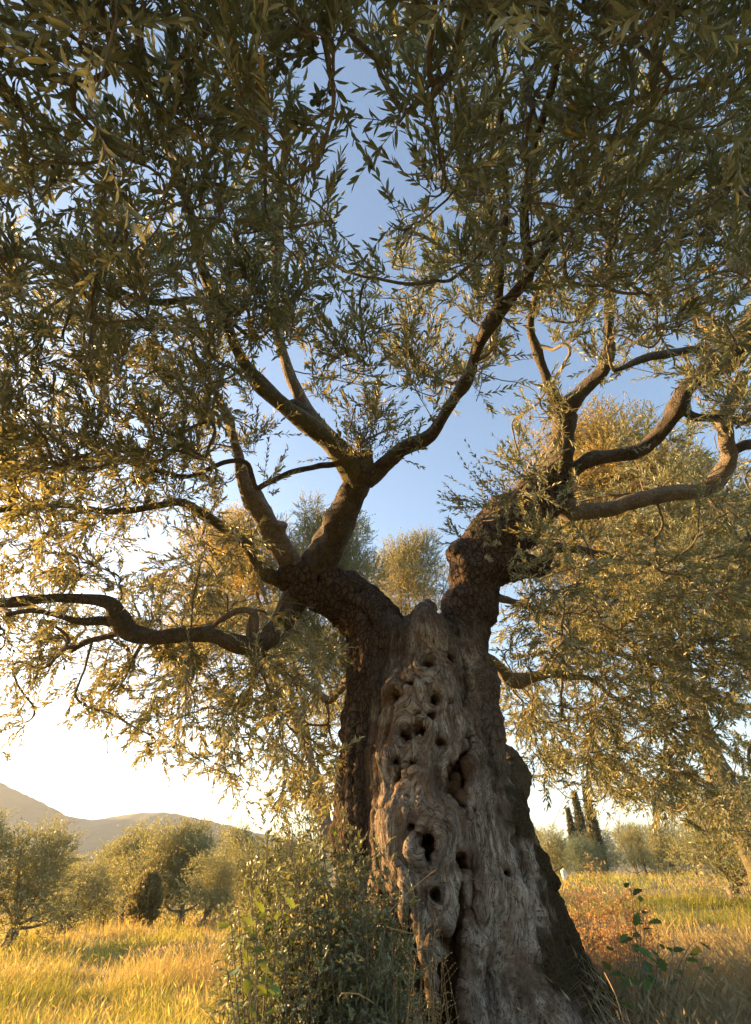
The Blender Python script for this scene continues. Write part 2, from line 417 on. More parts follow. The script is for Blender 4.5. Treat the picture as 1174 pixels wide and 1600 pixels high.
CARVE = [  # (px,py,Y,r,depth,dir) holes: mouth on the surface, then inward
    (668, 1037, 10, .26, (.1, 1, -.25)), (701, 1027, 8, .10, (0, 1, -.2)), (636, 1146, 9.5, .26, (-.1, 1, -.2)), (657, 1138, 8, .22, (.2, 1, -.2)),
    (624, 1086, 8, .16, (-.1, 1, -.2)), (643, 1069, 5, .08, (0, 1, 0)), (678, 1094, 8, .14, (0, 1, 0)), (700, 1099, 4.5, .08, (0, 1, 0)),
    (672, 1119, 6.5, .10, (0, 1, 0)), (655, 1116, 4, .08, (0, 1, 0)), (688, 1159, 7, .14, (0, 1, -.2)), (724, 1153, 6, .12, (.2, 1, 0)),
    (620, 1190, 6, .10, (0, 1, 0)), (647, 1196, 7.5, .14, (0, 1, 0)), (630, 1207, 5, .10, (0, 1, 0)), (627, 1219, 6, .12, (0, 1, -.2)),
    (603, 1263, 5, .06, (0, 1, 0)), (668, 1322, 13, .34, (.1, 1, -.15)), (668, 1312, 11, .3, (.1, 1, 0)), (721, 1344, 8.5, .22, (0, 1, 0)), (722, 1356, 7.5, .22, (0, 1, 0)),
    (682, 1400, 7, .16, (0, 1, 0)), (792, 1366, 5.5, .12, (0, 1, 0)), (603, 1398, 8, .14, (0, 1, 0)), (563, 1415, 9, .16, (0, 1, 0)),
    (645, 1292, 4, .07, (0, 1, 0)), (690, 1472, 9, .14, (0, 1, 0)), (711, 1203, 10, .2, (.4, 1, 0)), (714, 1222, 11, .2, (.4, 1, 0)), (593, 1172, 5, .06, (0, 1, 0)),
    (742, 1268, 4, .06, (0, 1, 0)), (736, 1420, 4, .08, (0, 1, 0)), (640, 1440, 5, .10, (0, 1, 0)),
    (700, 968, 3, .04, (0, 1, 0)), (500, 905, 4, .05, (0, 1, 0)),
]
SCOOP = [  # soft hollows around the holes: px,py,r,rise
    (666, 1018, 19, .45), (645, 1132, 21, .5), (622, 1072, 12, .4), (676, 1090, 11, .3), (664, 1298, 17, .4), (647, 1190, 9, .3), (714, 1205, 20, .45),
    (721, 1340, 11, .3), (700, 1020, 12, .3), (560, 920, 10, .3), (690, 1465, 14, .3), (604, 1392, 12, .3),
]
SLOT = [  # fissures: polyline px,py,r ; depth
    ([(722, 1385, 7), (719, 1425, 11), (712, 1480, 13), (704, 1540, 16), (708, 1610, 20), (712, 1680, 22)], .16),
    ([(757, 1440, 4), (755, 1480, 11), (762, 1515, 11), (770, 1530, 4)], .17),
    ([(640, 1392, 3), (641, 1440, 6), (648, 1490, 7), (655, 1530, 8), (672, 1600, 10)], .10),
    ([(730, 1172, 5), (716, 1188, 9), (706, 1208, 12), (705, 1232, 12), (716, 1252, 8), (730, 1262, 4)], .16),
    ([(690, 1500, 8), (694, 1545, 14), (700, 1600, 18)], .2),
    ([(635, 1000, 4), (626, 1035, 5), (622, 1090, 5), (612, 1130, 5), (600, 1170, 5), (590, 1230, 6), (588, 1300, 6), (600, 1370, 6), (618, 1440, 7), (625, 1530, 8), (628, 1620, 9)], .05),
    ([(722, 1030, 4), (730, 1070, 5), (722, 1110, 4), (735, 1150, 5), (728, 1175, 8), (704, 1200, 7), (703, 1230, 7), (716, 1262, 7), (745, 1290, 5)], .07),
    ([(765, 1150, 4), (772, 1200, 6), (790, 1260, 6), (812, 1320, 7), (822, 1380, 8), (835, 1450, 8), (850, 1520, 8), (880, 1580, 9)], .05),
    ([(680, 1190, 4), (690, 1250, 4), (700, 1300, 4)], .02), ([(650, 1230, 3), (640, 1290, 4), (636, 1350, 4), (650, 1395, 4)], .025),
    ([(560, 1050, 5), (555, 1150, 5), (552, 1250, 5), (556, 1350, 6)], .03), ([(775, 1400, 4), (790, 1480, 5), (810, 1560, 6)], .03),
    ([(590, 990, 4), (570, 960, 5), (530, 935, 4)], .025),
]
_r = random.Random(12)
for _ in range(34):
    _x = _r.uniform(600, 800); _y = _r.uniform(1010, 1560); _l = _r.uniform(25, 80); _s = (_x - 690) * .12 + _r.uniform(-6, 6)
    SLOT.append(([(_x, _y, 1.5), (_x + _s * .3 + _r.uniform(-3, 3), _y + _l * .35, _r.uniform(2.6, 4.2)), (_x + _s * .7, _y + _l * .7, _r.uniform(2.4, 3.6)), (_x + _s, _y + _l, 1.5)], _r.uniform(.02, .05)))
def build_trunk(parent):
    H = .0088
    lo = np.array([-.95, 2.55, -.25]); hi = np.array([1.75, 4.75, 4.6])
    allp = []
    for s in STR:
        pts = polyP(s)
        allp.append(pts)
    mn = np.min([c - r for s in allp for c, r in s], axis=0) - .05; mx = np.max([c + r for s in allp for c, r in s], axis=0) + .05
    lo = np.maximum(mn, [-2, 2.3, .02]); hi = mx
    dims = ((hi - lo) / H).astype(int) + 1
    ax = [lo[k] + np.arange(dims[k]) * H for k in range(3)]
    S = np.full(dims, 1.0, np.float32)
    def box(a, b_):
        i0 = np.clip(((a - lo) / H).astype(int), 0, dims); i1 = np.clip(((b_ - lo) / H).astype(int) + 2, 0, dims)
        return tuple(slice(i0[k], i1[k]) for k in range(3))
    def cone(c1, r1, c2, r2, pad):
        sl = box(np.minimum(c1 - r1, c2 - r2) - pad, np.maximum(c1 + r1, c2 + r2) + pad)
        X = ax[0][sl[0]][:, None, None]; Y = ax[1][sl[1]][None, :, None]; Z = ax[2][sl[2]][None, None]
        d = c2 - c1; L = d @ d + 1e-9
        t = np.clip(((X - c1[0]) * d[0] + (Y - c1[1]) * d[1] + (Z - c1[2]) * d[2]) / L, 0, 1)
        D = np.sqrt((X - c1[0] - t * d[0]) ** 2 + (Y - c1[1] - t * d[1]) ** 2 + (Z - c1[2] - t * d[2]) ** 2) - (r1 + t * (r2 - r1))
        return sl, D.astype(np.float32)
    K = .055
    for s in allp:
        for (c1, r1), (c2, r2) in zip(s[:-1], s[1:]):
            sl, D = cone(c1, r1, c2, r2, .12)
            A = S[sl]; h = np.clip(.5 + .5 * (A - D) / K, 0, 1)
            S[sl] = A * (1 - h) + D * h - K * h * (1 - h) * .8
    # where the surface lies for a pixel: march along the ray through the field
    def hit(px, py):
        r = ray(px, py); r = r / np.linalg.norm(r)
        ts = np.arange(2.4, 6.0, .006); q = CO + ts[:, None] * r
        ii = ((q - lo) / H).round().astype(int); ok = ((ii >= 0) & (ii < dims)).all(1)
        v = np.ones(len(ts)); v[ok] = S[ii[ok, 0], ii[ok, 1], ii[ok, 2]]
        k = np.nonzero(v < 0)[0]
        if len(k) == 0: return None
        return q[k[0]], float((q[k[0]] - CO) @ FW)
    # precompute hits before carving
    cuts = []
    pitc = []; lips = []
    for px, py, r_, dep, dr in CARVE:
        h = hit(px, py)
        if h is None: continue
        c, wd = h; rr = r_ * 1.2 * wd / F; d = unit(np.array(dr, float))
        cuts.append((c - d * rr * .8, rr * 1.12, c + d * rr * 1.2, rr * .98, .018)); cuts.append((c + d * rr * 1.2, rr * .98, c + d * dep, rr * .55, .01))
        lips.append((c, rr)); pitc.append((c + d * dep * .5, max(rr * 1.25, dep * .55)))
    for px, py, r_, rise in SCOOP:
        h = hit(px, py)
        if h is None: continue
        c, wd = h; rr = r_ * wd / F
        cuts.append((c - np.array([0, 1, 0]) * rr * .62, rr, c - np.array([0, .62, -.4]) * rr, rr * .9, .03))
    for pl, dep in SLOT:
        hs = []
        pl2 = catmull([(a, b_, c_) for a, b_, c_ in pl], 12)
        for a, b_, c_ in pl2:
            h = hit(a, b_)
            if h is not None: hs.append((h[0], c_ * h[1] / F))
        for (c1, r1), (c2, r2) in zip(hs[:-1], hs[1:]):
            if np.linalg.norm(c2 - c1) > .3: continue
            nst = max(1, int(dep / .03))
            for k in range(nst):
                o = np.array([0, 1, 0]) * (k * .03)
                cuts.append((c1 + o, r1 * (1 - .5 * k / nst), c2 + o, r2 * (1 - .5 * k / nst), .012))
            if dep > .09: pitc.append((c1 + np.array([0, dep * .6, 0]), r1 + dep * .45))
    for c1, r1, c2, r2, k in cuts:
        sl, D = cone(c1, r1, c2, r2, .03); A = S[sl]
        wx = ax[0][sl[0]][:, None, None]; wz = ax[2][sl[2]][None, None]
        D = -(D + (.26 * min(r1, .03) * np.sin(wx * 62 + 2.2 * np.sin(wz * 41)) * np.sin(wz * 53 + 1.7 + wx * 20)).astype(np.float32))
        h = np.clip(.5 + .5 * (D - A) / k, 0, 1)
        S[sl] = A * (1 - h) + D * h + k * h * (1 - h)
    # surface nets
    neg = S < 0
    c = neg[:-1, :-1, :-1].astype(np.int8)
    for dx in (0, 1):
        for dy in (0, 1):
            for dz in (0, 1):
                if dx or dy or dz: c = c + neg[dx:dims[0] - 1 + dx, dy:dims[1] - 1 + dy, dz:dims[2] - 1 + dz]
    act = (c > 0) & (c < 8)
    ids = np.full(act.shape, -1, np.int64); I = np.argwhere(act); ids[act] = np.arange(len(I))
    acc = np.zeros((len(I), 3)); cnt = np.zeros(len(I))
    for axis in range(3):
        o1, o2 = [k for k in range(3) if k != axis]
        for a in (0, 1):
            for b_ in (0, 1):
                o = np.zeros(3, int); o[o1] = a; o[o2] = b_
                A0 = I + o; A1 = A0.copy(); A1[:, axis] += 1
                v0 = S[A0[:, 0], A0[:, 1], A0[:, 2]]; v1 = S[A1[:, 0], A1[:, 1], A1[:, 2]]
                cr = (v0 < 0) != (v1 < 0)
                t = np.where(cr, v0 / np.where(cr, v0 - v1, 1), 0)
                p = A0.astype(float); p[:, axis] += t
                acc[cr] += p[cr]; cnt[cr] += 1
    V = lo + (acc / cnt[:, None]) * H
    faces = []
    for axis in range(3):
        o1, o2 = [(1, 2), (2, 0), (0, 1)][axis]
        sl0 = [slice(1, -1)] * 3; sl0[axis] = slice(0, -1); sl1 = list(sl0); sl1[axis] = slice(1, None)
        a = neg[tuple(sl0)]; b_ = neg[tuple(sl1)]
        E = np.argwhere(a != b_); off = np.ones(3, int); off[axis] = 0; E = E + off
        ok = (E < np.array(act.shape)).all(1); E = E[ok]
        s0 = neg[E[:, 0], E[:, 1], E[:, 2]]
        def g(d1, d2):
            Q = E.copy(); Q[:, o1] -= d1; Q[:, o2] -= d2; return ids[Q[:, 0], Q[:, 1], Q[:, 2]]
        q = np.stack([g(1, 1), g(0, 1), g(0, 0), g(1, 0)], -1)
        good = (q >= 0).all(1); q = q[good]; s0 = s0[good]
        q[~s0] = q[~s0][:, ::-1]; faces.append(q)
    fq = np.concatenate(faces)
    # smooth once, normals
    def normals(V):
        n = np.cross(V[fq[:, 2]] - V[fq[:, 0]], V[fq[:, 3]] - V[fq[:, 1]]); N = np.zeros_like(V)
        for k in range(4):
            for j in range(3): N[:, j] += np.bincount(fq[:, k], n[:, j], len(V))
        return unit(N)
    sdeg = np.zeros(len(V)); sac = np.zeros_like(V)
    for k in range(4):
        nb = V[fq[:, (k + 1) % 4]]
        for j in range(3): sac[:, j] += np.bincount(fq[:, k], nb[:, j], len(V))
        sdeg += np.bincount(fq[:, k], minlength=len(V))
    V = V * .5 + .5 * sac / sdeg[:, None]
    N = normals(V)
    # grain: streamlines parting round the knots
    ang = np.arctan2(V[:, 0] - .28, -(V[:, 1] - 3.65)); g = ang * .55
    px, py, wd = proj(V)
    front = sm(-N[:, 1], -.2, .3)
    for hx, hy, r_ in [(668, 1035, 20), (645, 1140, 30), (622, 1080, 12), (678, 1093, 12), (668, 1320, 32), (714, 1210, 24), (721, 1348, 16), (630, 1205, 14), (688, 1158, 11), (682, 1400, 12), (648, 1195, 12), (603, 1398, 14), (745, 1068, 20), (690, 1470, 14)]:
        dx = px - hx; dy = (py - hy) * .8; r2 = dx * dx + dy * dy + r_ * r_ * .25
        g = g - front * (r_ * r_ * dx / r2) * wd / F
    g = g + .02 * fbm(V * np.array([3, 3, 1.6]), 3)
    flow = np.stack([g, np.hypot(V[:, 0] - .28, V[:, 1] - 3.65), V[:, 2]], -1)
    # relief
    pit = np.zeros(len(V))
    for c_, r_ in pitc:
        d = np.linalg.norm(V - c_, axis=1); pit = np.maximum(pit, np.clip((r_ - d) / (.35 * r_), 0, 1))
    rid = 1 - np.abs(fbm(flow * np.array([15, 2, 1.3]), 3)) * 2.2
    rid2 = 1 - np.abs(fbm(flow * np.array([42, 4, 3.0]) + 5, 3)) * 2.0
    lump = fbm(V * 5.5, 4)
    fold = fbm(flow * np.array([6.5, 1.2, .55]) + 3, 3)
    knob = np.maximum(0, vnoise(V * np.array([13, 13, 9]) + 4)) ** 2 * .5 + np.maximum(0, vnoise(V * 27 + 9)) ** 2 * .2
    lip = np.zeros(len(V))
    for c_, r_ in lips:
        d = np.linalg.norm(V - c_, axis=1) / r_; lip = np.maximum(lip, .42 * r_ * np.exp(-((d - 1.75) / .45) ** 2))
    # zones
    lb = np.interp(py, [900, 960, 1000, 1100, 1200, 1300, 1400, 1500, 1600], [642, 634, 622, 600, 578, 585, 560, 560, 560])
    bark = sm(lb - px + 26 * fbm(V * np.array([9, 9, 3.5]) + 2, 3), -14, 22)
    bark = np.maximum(bark, sm(990 + 0 * py - py, -25, 25) * sm(px, 685, 705))
    bark = np.maximum(bark, sm(1215 - py, -30, 40) * sm(px, 735, 752) * .75)
    bark = np.maximum(bark, sm(1000 - py, -30, 40) * sm(600 - px, 0, 60) * .8)
    bark = np.clip(bark + .35 * fbm(V * 9, 3) * sm(bark, .02, .3), 0, 1)
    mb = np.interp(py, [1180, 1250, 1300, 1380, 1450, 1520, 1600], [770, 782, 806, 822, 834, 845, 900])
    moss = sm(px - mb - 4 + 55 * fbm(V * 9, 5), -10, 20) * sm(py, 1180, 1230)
    disp = rid * .015 + rid2 * .009 + lump * .042 + fold * .045 + knob * .075 * (1 - .4 * sm(py, 1300, 1600)) + lip + .012 * fbm(V * 16, 3)
    disp = disp + bark * (.006 * fbm(V * np.array([40, 40, 18]), 2)) + moss * .012 * fbm(V * 45, 3)
    V = V + N * (disp * (1 - .5 * pit))[:, None]
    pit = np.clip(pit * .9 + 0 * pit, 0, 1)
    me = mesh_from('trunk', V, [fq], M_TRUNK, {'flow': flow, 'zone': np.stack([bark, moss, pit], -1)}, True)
    return obj('trunk', me, parent)

TREE = thing('ancient_olive_tree', 'huge old olive tree with a hollowed, hole-riddled grey trunk forking into two', 'olive tree')
build_trunk(TREE)

# ------------------------------------------------------------------ limbs (px, py, axis depth, radius px)
FKW = float(WY(np.array(480.), np.array(905.), 3.50)); FRW = float(WY(np.array(868.), np.array(755.), 3.38))
print('fork depths', FKW, FRW)
LIMBS = [
 # dark upright limb
 ('M', [(486, 918, FKW, 28), (500, 880, FKW - .02, 27), (522, 835, FKW - .10, 25), (545, 785, FKW - .2, 23), (560, 748, FKW - .28, 23), (566, 728, FKW - .30, 20)], M_LIMB),
 ('m', [(566, 735, FKW - .30, 17), (568, 715, FKW - .30, 16), (568, 704, FKW - .30, 16)], M_LIMB_MOSSY),
 ('A1', [(560, 755, FKW - .28, 17), (545, 725, FKW - .32, 17), (515, 690, FKW - .4, 15), (470, 655, FKW - .5, 13), (430, 622, FKW - .62, 12), (393, 583, FKW - .72, 10), (368, 540, FKW - .85, 8), (345, 480, FKW - 1.0, 9), (318, 420, FKW - 1.15, 8), (300, 340, FKW - 1.35, 7), (270, 250, FKW - 1.6, 6), (230, 130, FKW - 1.85, 6), (200, -40, FKW - 2.15, 5)], M_LIMB_MOSSY),
 ('A2', [(545, 722, FKW - .28, 12), (520, 690, FKW - .25, 12), (490, 655, FKW - .3, 10), (466, 615, FKW - .35, 10), (448, 570, FKW - .45, 8), (430, 500, FKW - .6, 7), (432, 400, FKW - .9, 8), (440, 300, FKW - 1.2, 5), (450, 190, FKW - 1.5, 4)], M_LIMB_PALE),
 ('A3', [(572, 752, FKW - .28, 14), (592, 735, FKW - .32, 13), (628, 703, FKW - .42, 11), (668, 684, FKW - .52, 10.5), (690, 655, FKW - .62, 9), (708, 625, FKW - .7, 9), (735, 585, FKW - .82, 8), (748, 540, FKW - .95, 8), (775, 495, FKW - 1.05, 10), (810, 455, FKW - 1.15, 9), (828, 425, FKW - 1.22, 10), (820, 340, FKW - 1.45, 6), (835, 230, FKW - 1.75, 6), (865, 120, FKW - 2.0, 6), (880, -30, FKW - 2.3, 5)], M_LIMB),
 ('A3b', [(828, 428, FKW - 1.22, 7), (858, 380, FKW - 1.25, 7), (900, 335, FKW - 1.3, 6.5), (945, 308, FKW - 1.3, 5.5), (985, 300, FKW - 1.3, 4), (1060, 280, FKW - 1.3, 3), (1150, 230, FKW - 1.4, 3)], M_LIMB),
 ('A3c', [(775, 497, FKW - 1.05, 6), (782, 420, FKW - 1.25, 5.5), (790, 330, FKW - 1.45, 5), (785, 220, FKW - 1.7, 4.5), (770, 60, FKW - 2.1, 4)], M_LIMB),
 ('A1b', [(345, 485, FKW - 1.0, 6), (300, 470, FKW - 1.05, 5), (230, 470, FKW - 1.15, 4), (140, 430, FKW - 1.3, 4), (40, 400, FKW - 1.4, 3)], M_LIMB_MOSSY),
 ('A4', [(540, 725, FKW - .33, 5), (505, 728, FKW - .4, 4.5), (460, 735, FKW - .5, 4.5), (425, 752, FKW - .55, 4.5), (402, 764, FKW - .6, 4.5), (395, 745, FKW - .62, 4), (384, 722, FKW - .65, 4), (350, 722, FKW - .7, 3.5), (290, 745, FKW - .7, 3.5), (230, 730, FKW - .75, 3), (150, 700, FKW - .8, 3)], M_LIMB),
 # pale limb
 ('B', [(478, 915, FKW, 20), (455, 880, FKW - .02, 19), (430, 842, FKW - .1, 17), (408, 800, FKW - .16, 15), (388, 765, FKW - .22, 12), (378, 738, FKW - .28, 10), (370, 700, FKW - .35, 7), (350, 640, FKW - .5, 6), (310, 560, FKW - .7, 5)], M_LIMB_PALE),
 ('b', [(432, 845, FKW - .1, 9), (437, 825, FKW - .13, 9), (438, 818, FKW - .14, 9.5)], M_LIMB_PALE),
 ('C', [(450, 912, FKW, 14), (425, 903, FKW - .05, 10), (402, 880, FKW - .12, 9), (385, 852, FKW - .18, 9), (350, 825, FKW - .25, 9), (315, 803, FKW - .3, 8), (280, 785, FKW - .35, 7), (235, 792, FKW - .4, 5), (170, 800, FKW - .45, 5), (90, 790, FKW - .5, 4), (-20, 800, FKW - .6, 4)], M_LIMB_MOSSY),
 # big low limb to the left
 ('D', [(476, 915, FKW, 25), (452, 950, FKW - .1, 19), (432, 985, FKW - .2, 18), (408, 1010, FKW - .28, 18), (378, 1008, FKW - .33, 15), (340, 995, FKW - .4, 12), (300, 990, FKW - .44, 12), (250, 996, FKW - .5, 12), (205, 988, FKW - .55, 13), (185, 965, FKW - .6, 12), (172, 943, FKW - .64, 9), (130, 936, FKW - .7, 8), (70, 935, FKW - .8, 7), (0, 942, FKW - .9, 6), (-80, 930, FKW - 1.0, 5)], M_LIMB),
 ('D2', [(192, 978, FKW - .58, 8), (160, 968, FKW - .6, 7), (120, 970, FKW - .65, 5), (60, 955, FKW - .7, 4), (10, 960, FKW - .75, 4)], M_LIMB),
 ('D3', [(398, 1010, FKW - .3, 9), (397, 985, FKW - .3, 9), (396, 960, FKW - .3, 7), (375, 953, FKW - .3, 4), (345, 968, FKW - .3, 4), (330, 985, FKW - .25, 3)], M_LIMB_PALE),
 ('D4', [(200, 985, FKW - .56, 6), (170, 995, FKW - .5, 4.5), (135, 1003, FKW - .45, 4), (112, 1018, FKW - .4, 3)], M_LIMB),
 # low back limbs
 ('E', [(560, 1040, 4.15, 8), (535, 1072, 4.3, 7), (515, 1095, 4.4, 6.5), (492, 1078, 4.5, 5.5), (460, 1068, 4.6, 5), (435, 1082, 4.6, 5), (418, 1120, 4.6, 4), (390, 1150, 4.6, 3)], M_LIMB_PALE),
 ('H', [(742, 1018, 4.1, 11), (768, 1033, 4.2, 9), (785, 1048, 4.25, 8.5), (800, 1064, 4.3, 9), (830, 1060, 4.4, 8), (862, 1050, 4.5, 7.5), (890, 1056, 4.6, 5), (925, 1062, 4.7, 4), (960, 1090, 4.8, 3.5), (1010, 1110, 4.9, 3)], M_LIMB_PALE),
 ('H2', [(848, 1054, 4.45, 6), (862, 1030, 4.5, 6), (880, 1008, 4.6, 6), (905, 998, 4.7, 5.5), (935, 1003, 4.8, 5), (975, 1025, 4.9, 4), (1040, 1040, 5.1, 3.5), (1110, 1050, 5.2, 3)], M_LIMB_PALE),
 # right fork limbs
 ('F1', [(866, 768, FRW, 26), (874, 735, FRW - .02, 21), (878, 700, FRW - .1, 19), (882, 665, FRW - .18, 18), (884, 638, FRW - .22, 17), (905, 618, FRW - .28, 13), (930, 592, FRW - .35, 12), (945, 570, FRW - .42, 11), (952, 520, FRW - .55, 8), (952, 450, FRW - .75, 7), (955, 370, FRW - 1.0, 6), (985, 250, FRW - 1.3, 5), (1020, 100, FRW - 1.7, 5)], M_LIMB),
 ('F1b', [(882, 645, FRW - .22, 11), (868, 625, FRW - .28, 10), (856, 595, FRW - .38, 8), (840, 550, FRW - .5, 7), (828, 500, FRW - .65, 6), (850, 430, FRW - .8, 5), (870, 330, FRW - 1.1, 4)], M_LIMB),
 ('F2', [(868, 762, FRW, 20), (890, 740, FRW, 12), (925, 717, FRW - .05, 11), (965, 712, FRW - .08, 10.5), (1005, 700, FRW - .12, 11.5), (1035, 672, FRW - .18, 11), (1058, 640, FRW - .24, 12), (1072, 605, FRW - .3, 13), (1105, 582, FRW - .38, 12), (1140, 568, FRW - .45, 13), (1160, 535, FRW - .5, 14), (1176, 500, FRW - .6, 13), (1220, 430, FRW - .8, 11), (1290, 330, FRW - 1.1, 9)], M_LIMB),
 ('F2b', [(1066, 640, FRW - .24, 7), (1085, 650, FRW - .25, 6.5), (1120, 654, FRW - .3, 6), (1174, 658, FRW - .35, 6), (1260, 640, FRW - .4, 5)], M_LIMB),
 ('F2c', [(1130, 572, FRW - .43, 8), (1100, 548, FRW - .5, 6), (1060, 550, FRW - .55, 6), (1010, 560, FRW - .6, 5), (960, 580, FRW - .6, 3)], M_LIMB),
 ('F3', [(862, 775, FRW, 20), (895, 797, FRW + .02, 15), (940, 797, FRW, 13), (990, 783, FRW - .03, 13), (1040, 772, FRW - .06, 13), (1090, 768, FRW - .1, 12), (1122, 748, FRW - .15, 14), (1140, 715, FRW - .2, 12), (1135, 690, FRW - .25, 11), (1135, 650, FRW - .3, 10), (1150, 615, FRW - .35, 9), (1162, 580, FRW - .4, 8)], M_LIMB_PALE),
 ('F3b', [(1136, 712, FRW - .2, 8), (1155, 700, FRW - .2, 8), (1180, 694, FRW - .2, 8), (1260, 690, FRW - .2, 7)], M_LIMB),
 ('G', [(800, 885, FRW + .12, 15), (838, 893, FRW + .15, 12), (852, 875, FRW + .2, 10), (868, 857, FRW + .25, 8), (900, 858, FRW + .35, 6), (945, 868, FRW + .5, 5), (1010, 880, FRW + .7, 4), (1080, 900, FRW + .9, 4), (1150, 930, FRW + 1.1, 3)], M_LIMB),
 ('G2', [(760, 930, FRW + .3, 8), (800, 940, FRW + .6, 5), (870, 960, FRW + .9, 4), (950, 990, FRW + 1.2, 4), (1040, 970, FRW + 1.5, 3)], M_LIMB),
]
NODES = []; NODER = []; NODEL = []
for k, (nm, K, mat) in enumerate(LIMBS):
    K = np.array(K, float); pts = P(K[:, 0], K[:, 1], K[:, 2]); rad = K[:, 3] * K[:, 2] / F
    C_ = catmull(np.c_[pts, rad], .025)
    wob = fbm(C_[:, :3] * 7 + k * 3, 2)[:, None] * np.array([.010, .006, -.008])
    wob[:3] = 0
    C_[:, :3] += wob
    V, fs = sweep(C_[:, :3], np.maximum(C_[:, 3], .004), sides=26 if K[0, 3] > 10 else 14, rough=.19, seed=k)
    obj('stump' if nm in 'mb' else 'limb', mesh_from('limb', V, fs, mat, smooth=True), TREE)
    skip = .35 if nm not in ('A3b', 'A1b', 'D2', 'D4', 'F3b', 'H2', 'F2b', 'A3c') else 0.05
    arc = np.concatenate([[0], np.cumsum(np.linalg.norm(np.diff(C_[:, :3], axis=0), axis=1))]); arc /= arc[-1]
    if nm in 'mb': continue
    sel = np.arange(0, len(C_), 3); sel = sel[arc[sel] >= skip]
    NODES += list(C_[sel, :3]); NODER += list(C_[sel, 3])

# small broken stubs and the knob on the back of the trunk
def stub(pts, mat, nm='broken_stub'):
    K = np.array(pts, float); p = P(K[:, 0], K[:, 1], K[:, 2]); C_ = catmull(np.c_[p, K[:, 3] * K[:, 2] / F], .012)
    V, fs = sweep(C_[:, :3], C_[:, 3], 14, .25, 30, seed=len(pts))
    obj(nm, mesh_from(nm, V, fs, mat, smooth=True), TREE)
stub([(524, 705, FKW - .4, 4), (527, 688, FKW - .42, 4), (532, 674, FKW - .44, 2.5)], M_LIMB)
stub([(474, 642, FKW - .38, 7), (463, 630, FKW - .42, 6), (452, 628, FKW - .44, 3)], M_LIMB)
stub([(775, 1290, 3.95, 20), (790, 1262, 3.98, 17), (800, 1235, 4.0, 21), (803, 1208, 4.05, 21), (797, 1185, 4.1, 17), (790, 1170, 4.12, 9), (788, 1163, 4.12, 3)], M_LIMB, 'burl')

# ------------------------------------------------------------------ leaves
def leaf_batch(base, d, nrm, L, W, rnd, curl=.12):
    """base (N,3), d direction, nrm face normal, L, W (N,)"""
    d = unit(d); s = unit(np.cross(d, nrm)); n = np.cross(s, d)
    N = len(base); L = L[:, None]; W = W[:, None]
    def pt(t, wd, z): return base + d * L * t + s * W * wd + n * (z * L)
    c1, c2, c3 = -curl * .1, -curl * .45, -curl
    f_ = .05
    V = np.stack([pt(0, 0, 0), pt(.32, -.5, c1 + f_), pt(.32, 0, c1), pt(.32, .5, c1 + f_),
                  pt(.7, -.42, c2 + f_), pt(.7, 0, c2), pt(.7, .42, c2 + f_), pt(1, 0, c3)], 1).reshape(-1, 3)
    i = np.arange(N)[:, None] * 8
    q = np.concatenate([i + [1, 4, 5, 2], i + [2, 5, 6, 3]]); t = np.concatenate([i + [0, 1, 2], i + [0, 2, 3], i + [4, 7, 5], i + [5, 7, 6]])
    return V, [q, t], np.repeat(rnd, 8)

def shoots(b, d, L, npair, leafL, leafW, acc_leaf, acc_twig, droop=.3, sparse=.93, rng=RNG, accept=None, r0=.0016):
    S = len(b); d = unit(d)
    side = unit(np.cross(d, rng.normal(size=(S, 3))))
    bend = rng.normal(0, .12, S)[:, None]
    g = np.array([0, 0, -1.0])
    def pos(t):
        t = t[..., None]; return b[:, None] + L[:, None, None] * (d[:, None] * t + side[:, None] * bend[:, None] * t * t + g * droop * t * t * .5)
    tt = np.linspace(0, 1, 6)[None].repeat(S, 0); pts = pos(tt)
    V, f = tubes(pts, (r0 * (1 - .6 * tt)), 4); acc_twig.add(V, [f])
    A0, B0 = frames(d)
    ph = rng.uniform(0, 6.28, S)
    tl = (np.arange(npair) + 1.0) / npair
    tl = np.broadcast_to(tl, (S, npair)) - rng.uniform(0, .04, (S, npair)) ; tl = .12 + .88 * tl
    pl = pos(tl); T = unit(pos(tl) - pos(tl - .05))
    for sgn in (0, np.pi):
        a = ph[:, None] + np.arange(npair)[None] * (np.pi / 2) + sgn + rng.normal(0, .25, (S, npair))
        lat = A0[:, None] * np.cos(a)[..., None] + B0[:, None] * np.sin(a)[..., None]
        al = rng.uniform(.5, .95, (S, npair))[..., None]
        al = al * (1.05 - .45 * tl[..., None])
        dd = unit(T * np.cos(al) + lat * np.sin(al) + rng.normal(0, .12, (S, npair, 3)))
        nr = unit(T * .9 - lat * .5 + np.array([0, 0, .55]) + rng.normal(0, .4, (S, npair, 3)))
        l = leafL * rng.uniform(.62, 1.18, (S, npair)) * (1 - .35 * np.abs(tl - .5))
        keep = rng.random((S, npair)) < sparse
        fl = lambda z: z[keep]
        if accept is not None:
            mid = (pl + dd * l[..., None] * .6)[keep]; ok = accept(mid)
            k2 = np.zeros_like(keep); k2[keep] = ok; keep = k2
        rn = np.clip(rng.normal(.45, .2, S)[:, None] * .5 + rng.random((S, npair)) * .62, 0, 1)
        V, fs, r_ = leaf_batch(pl[keep], dd[keep], nr[keep], l[keep], (leafW * rng.uniform(.8, 1.2, (S, npair)))[keep], rn[keep], curl=.07)
        acc_leaf.add(V, fs, rnd=r_)

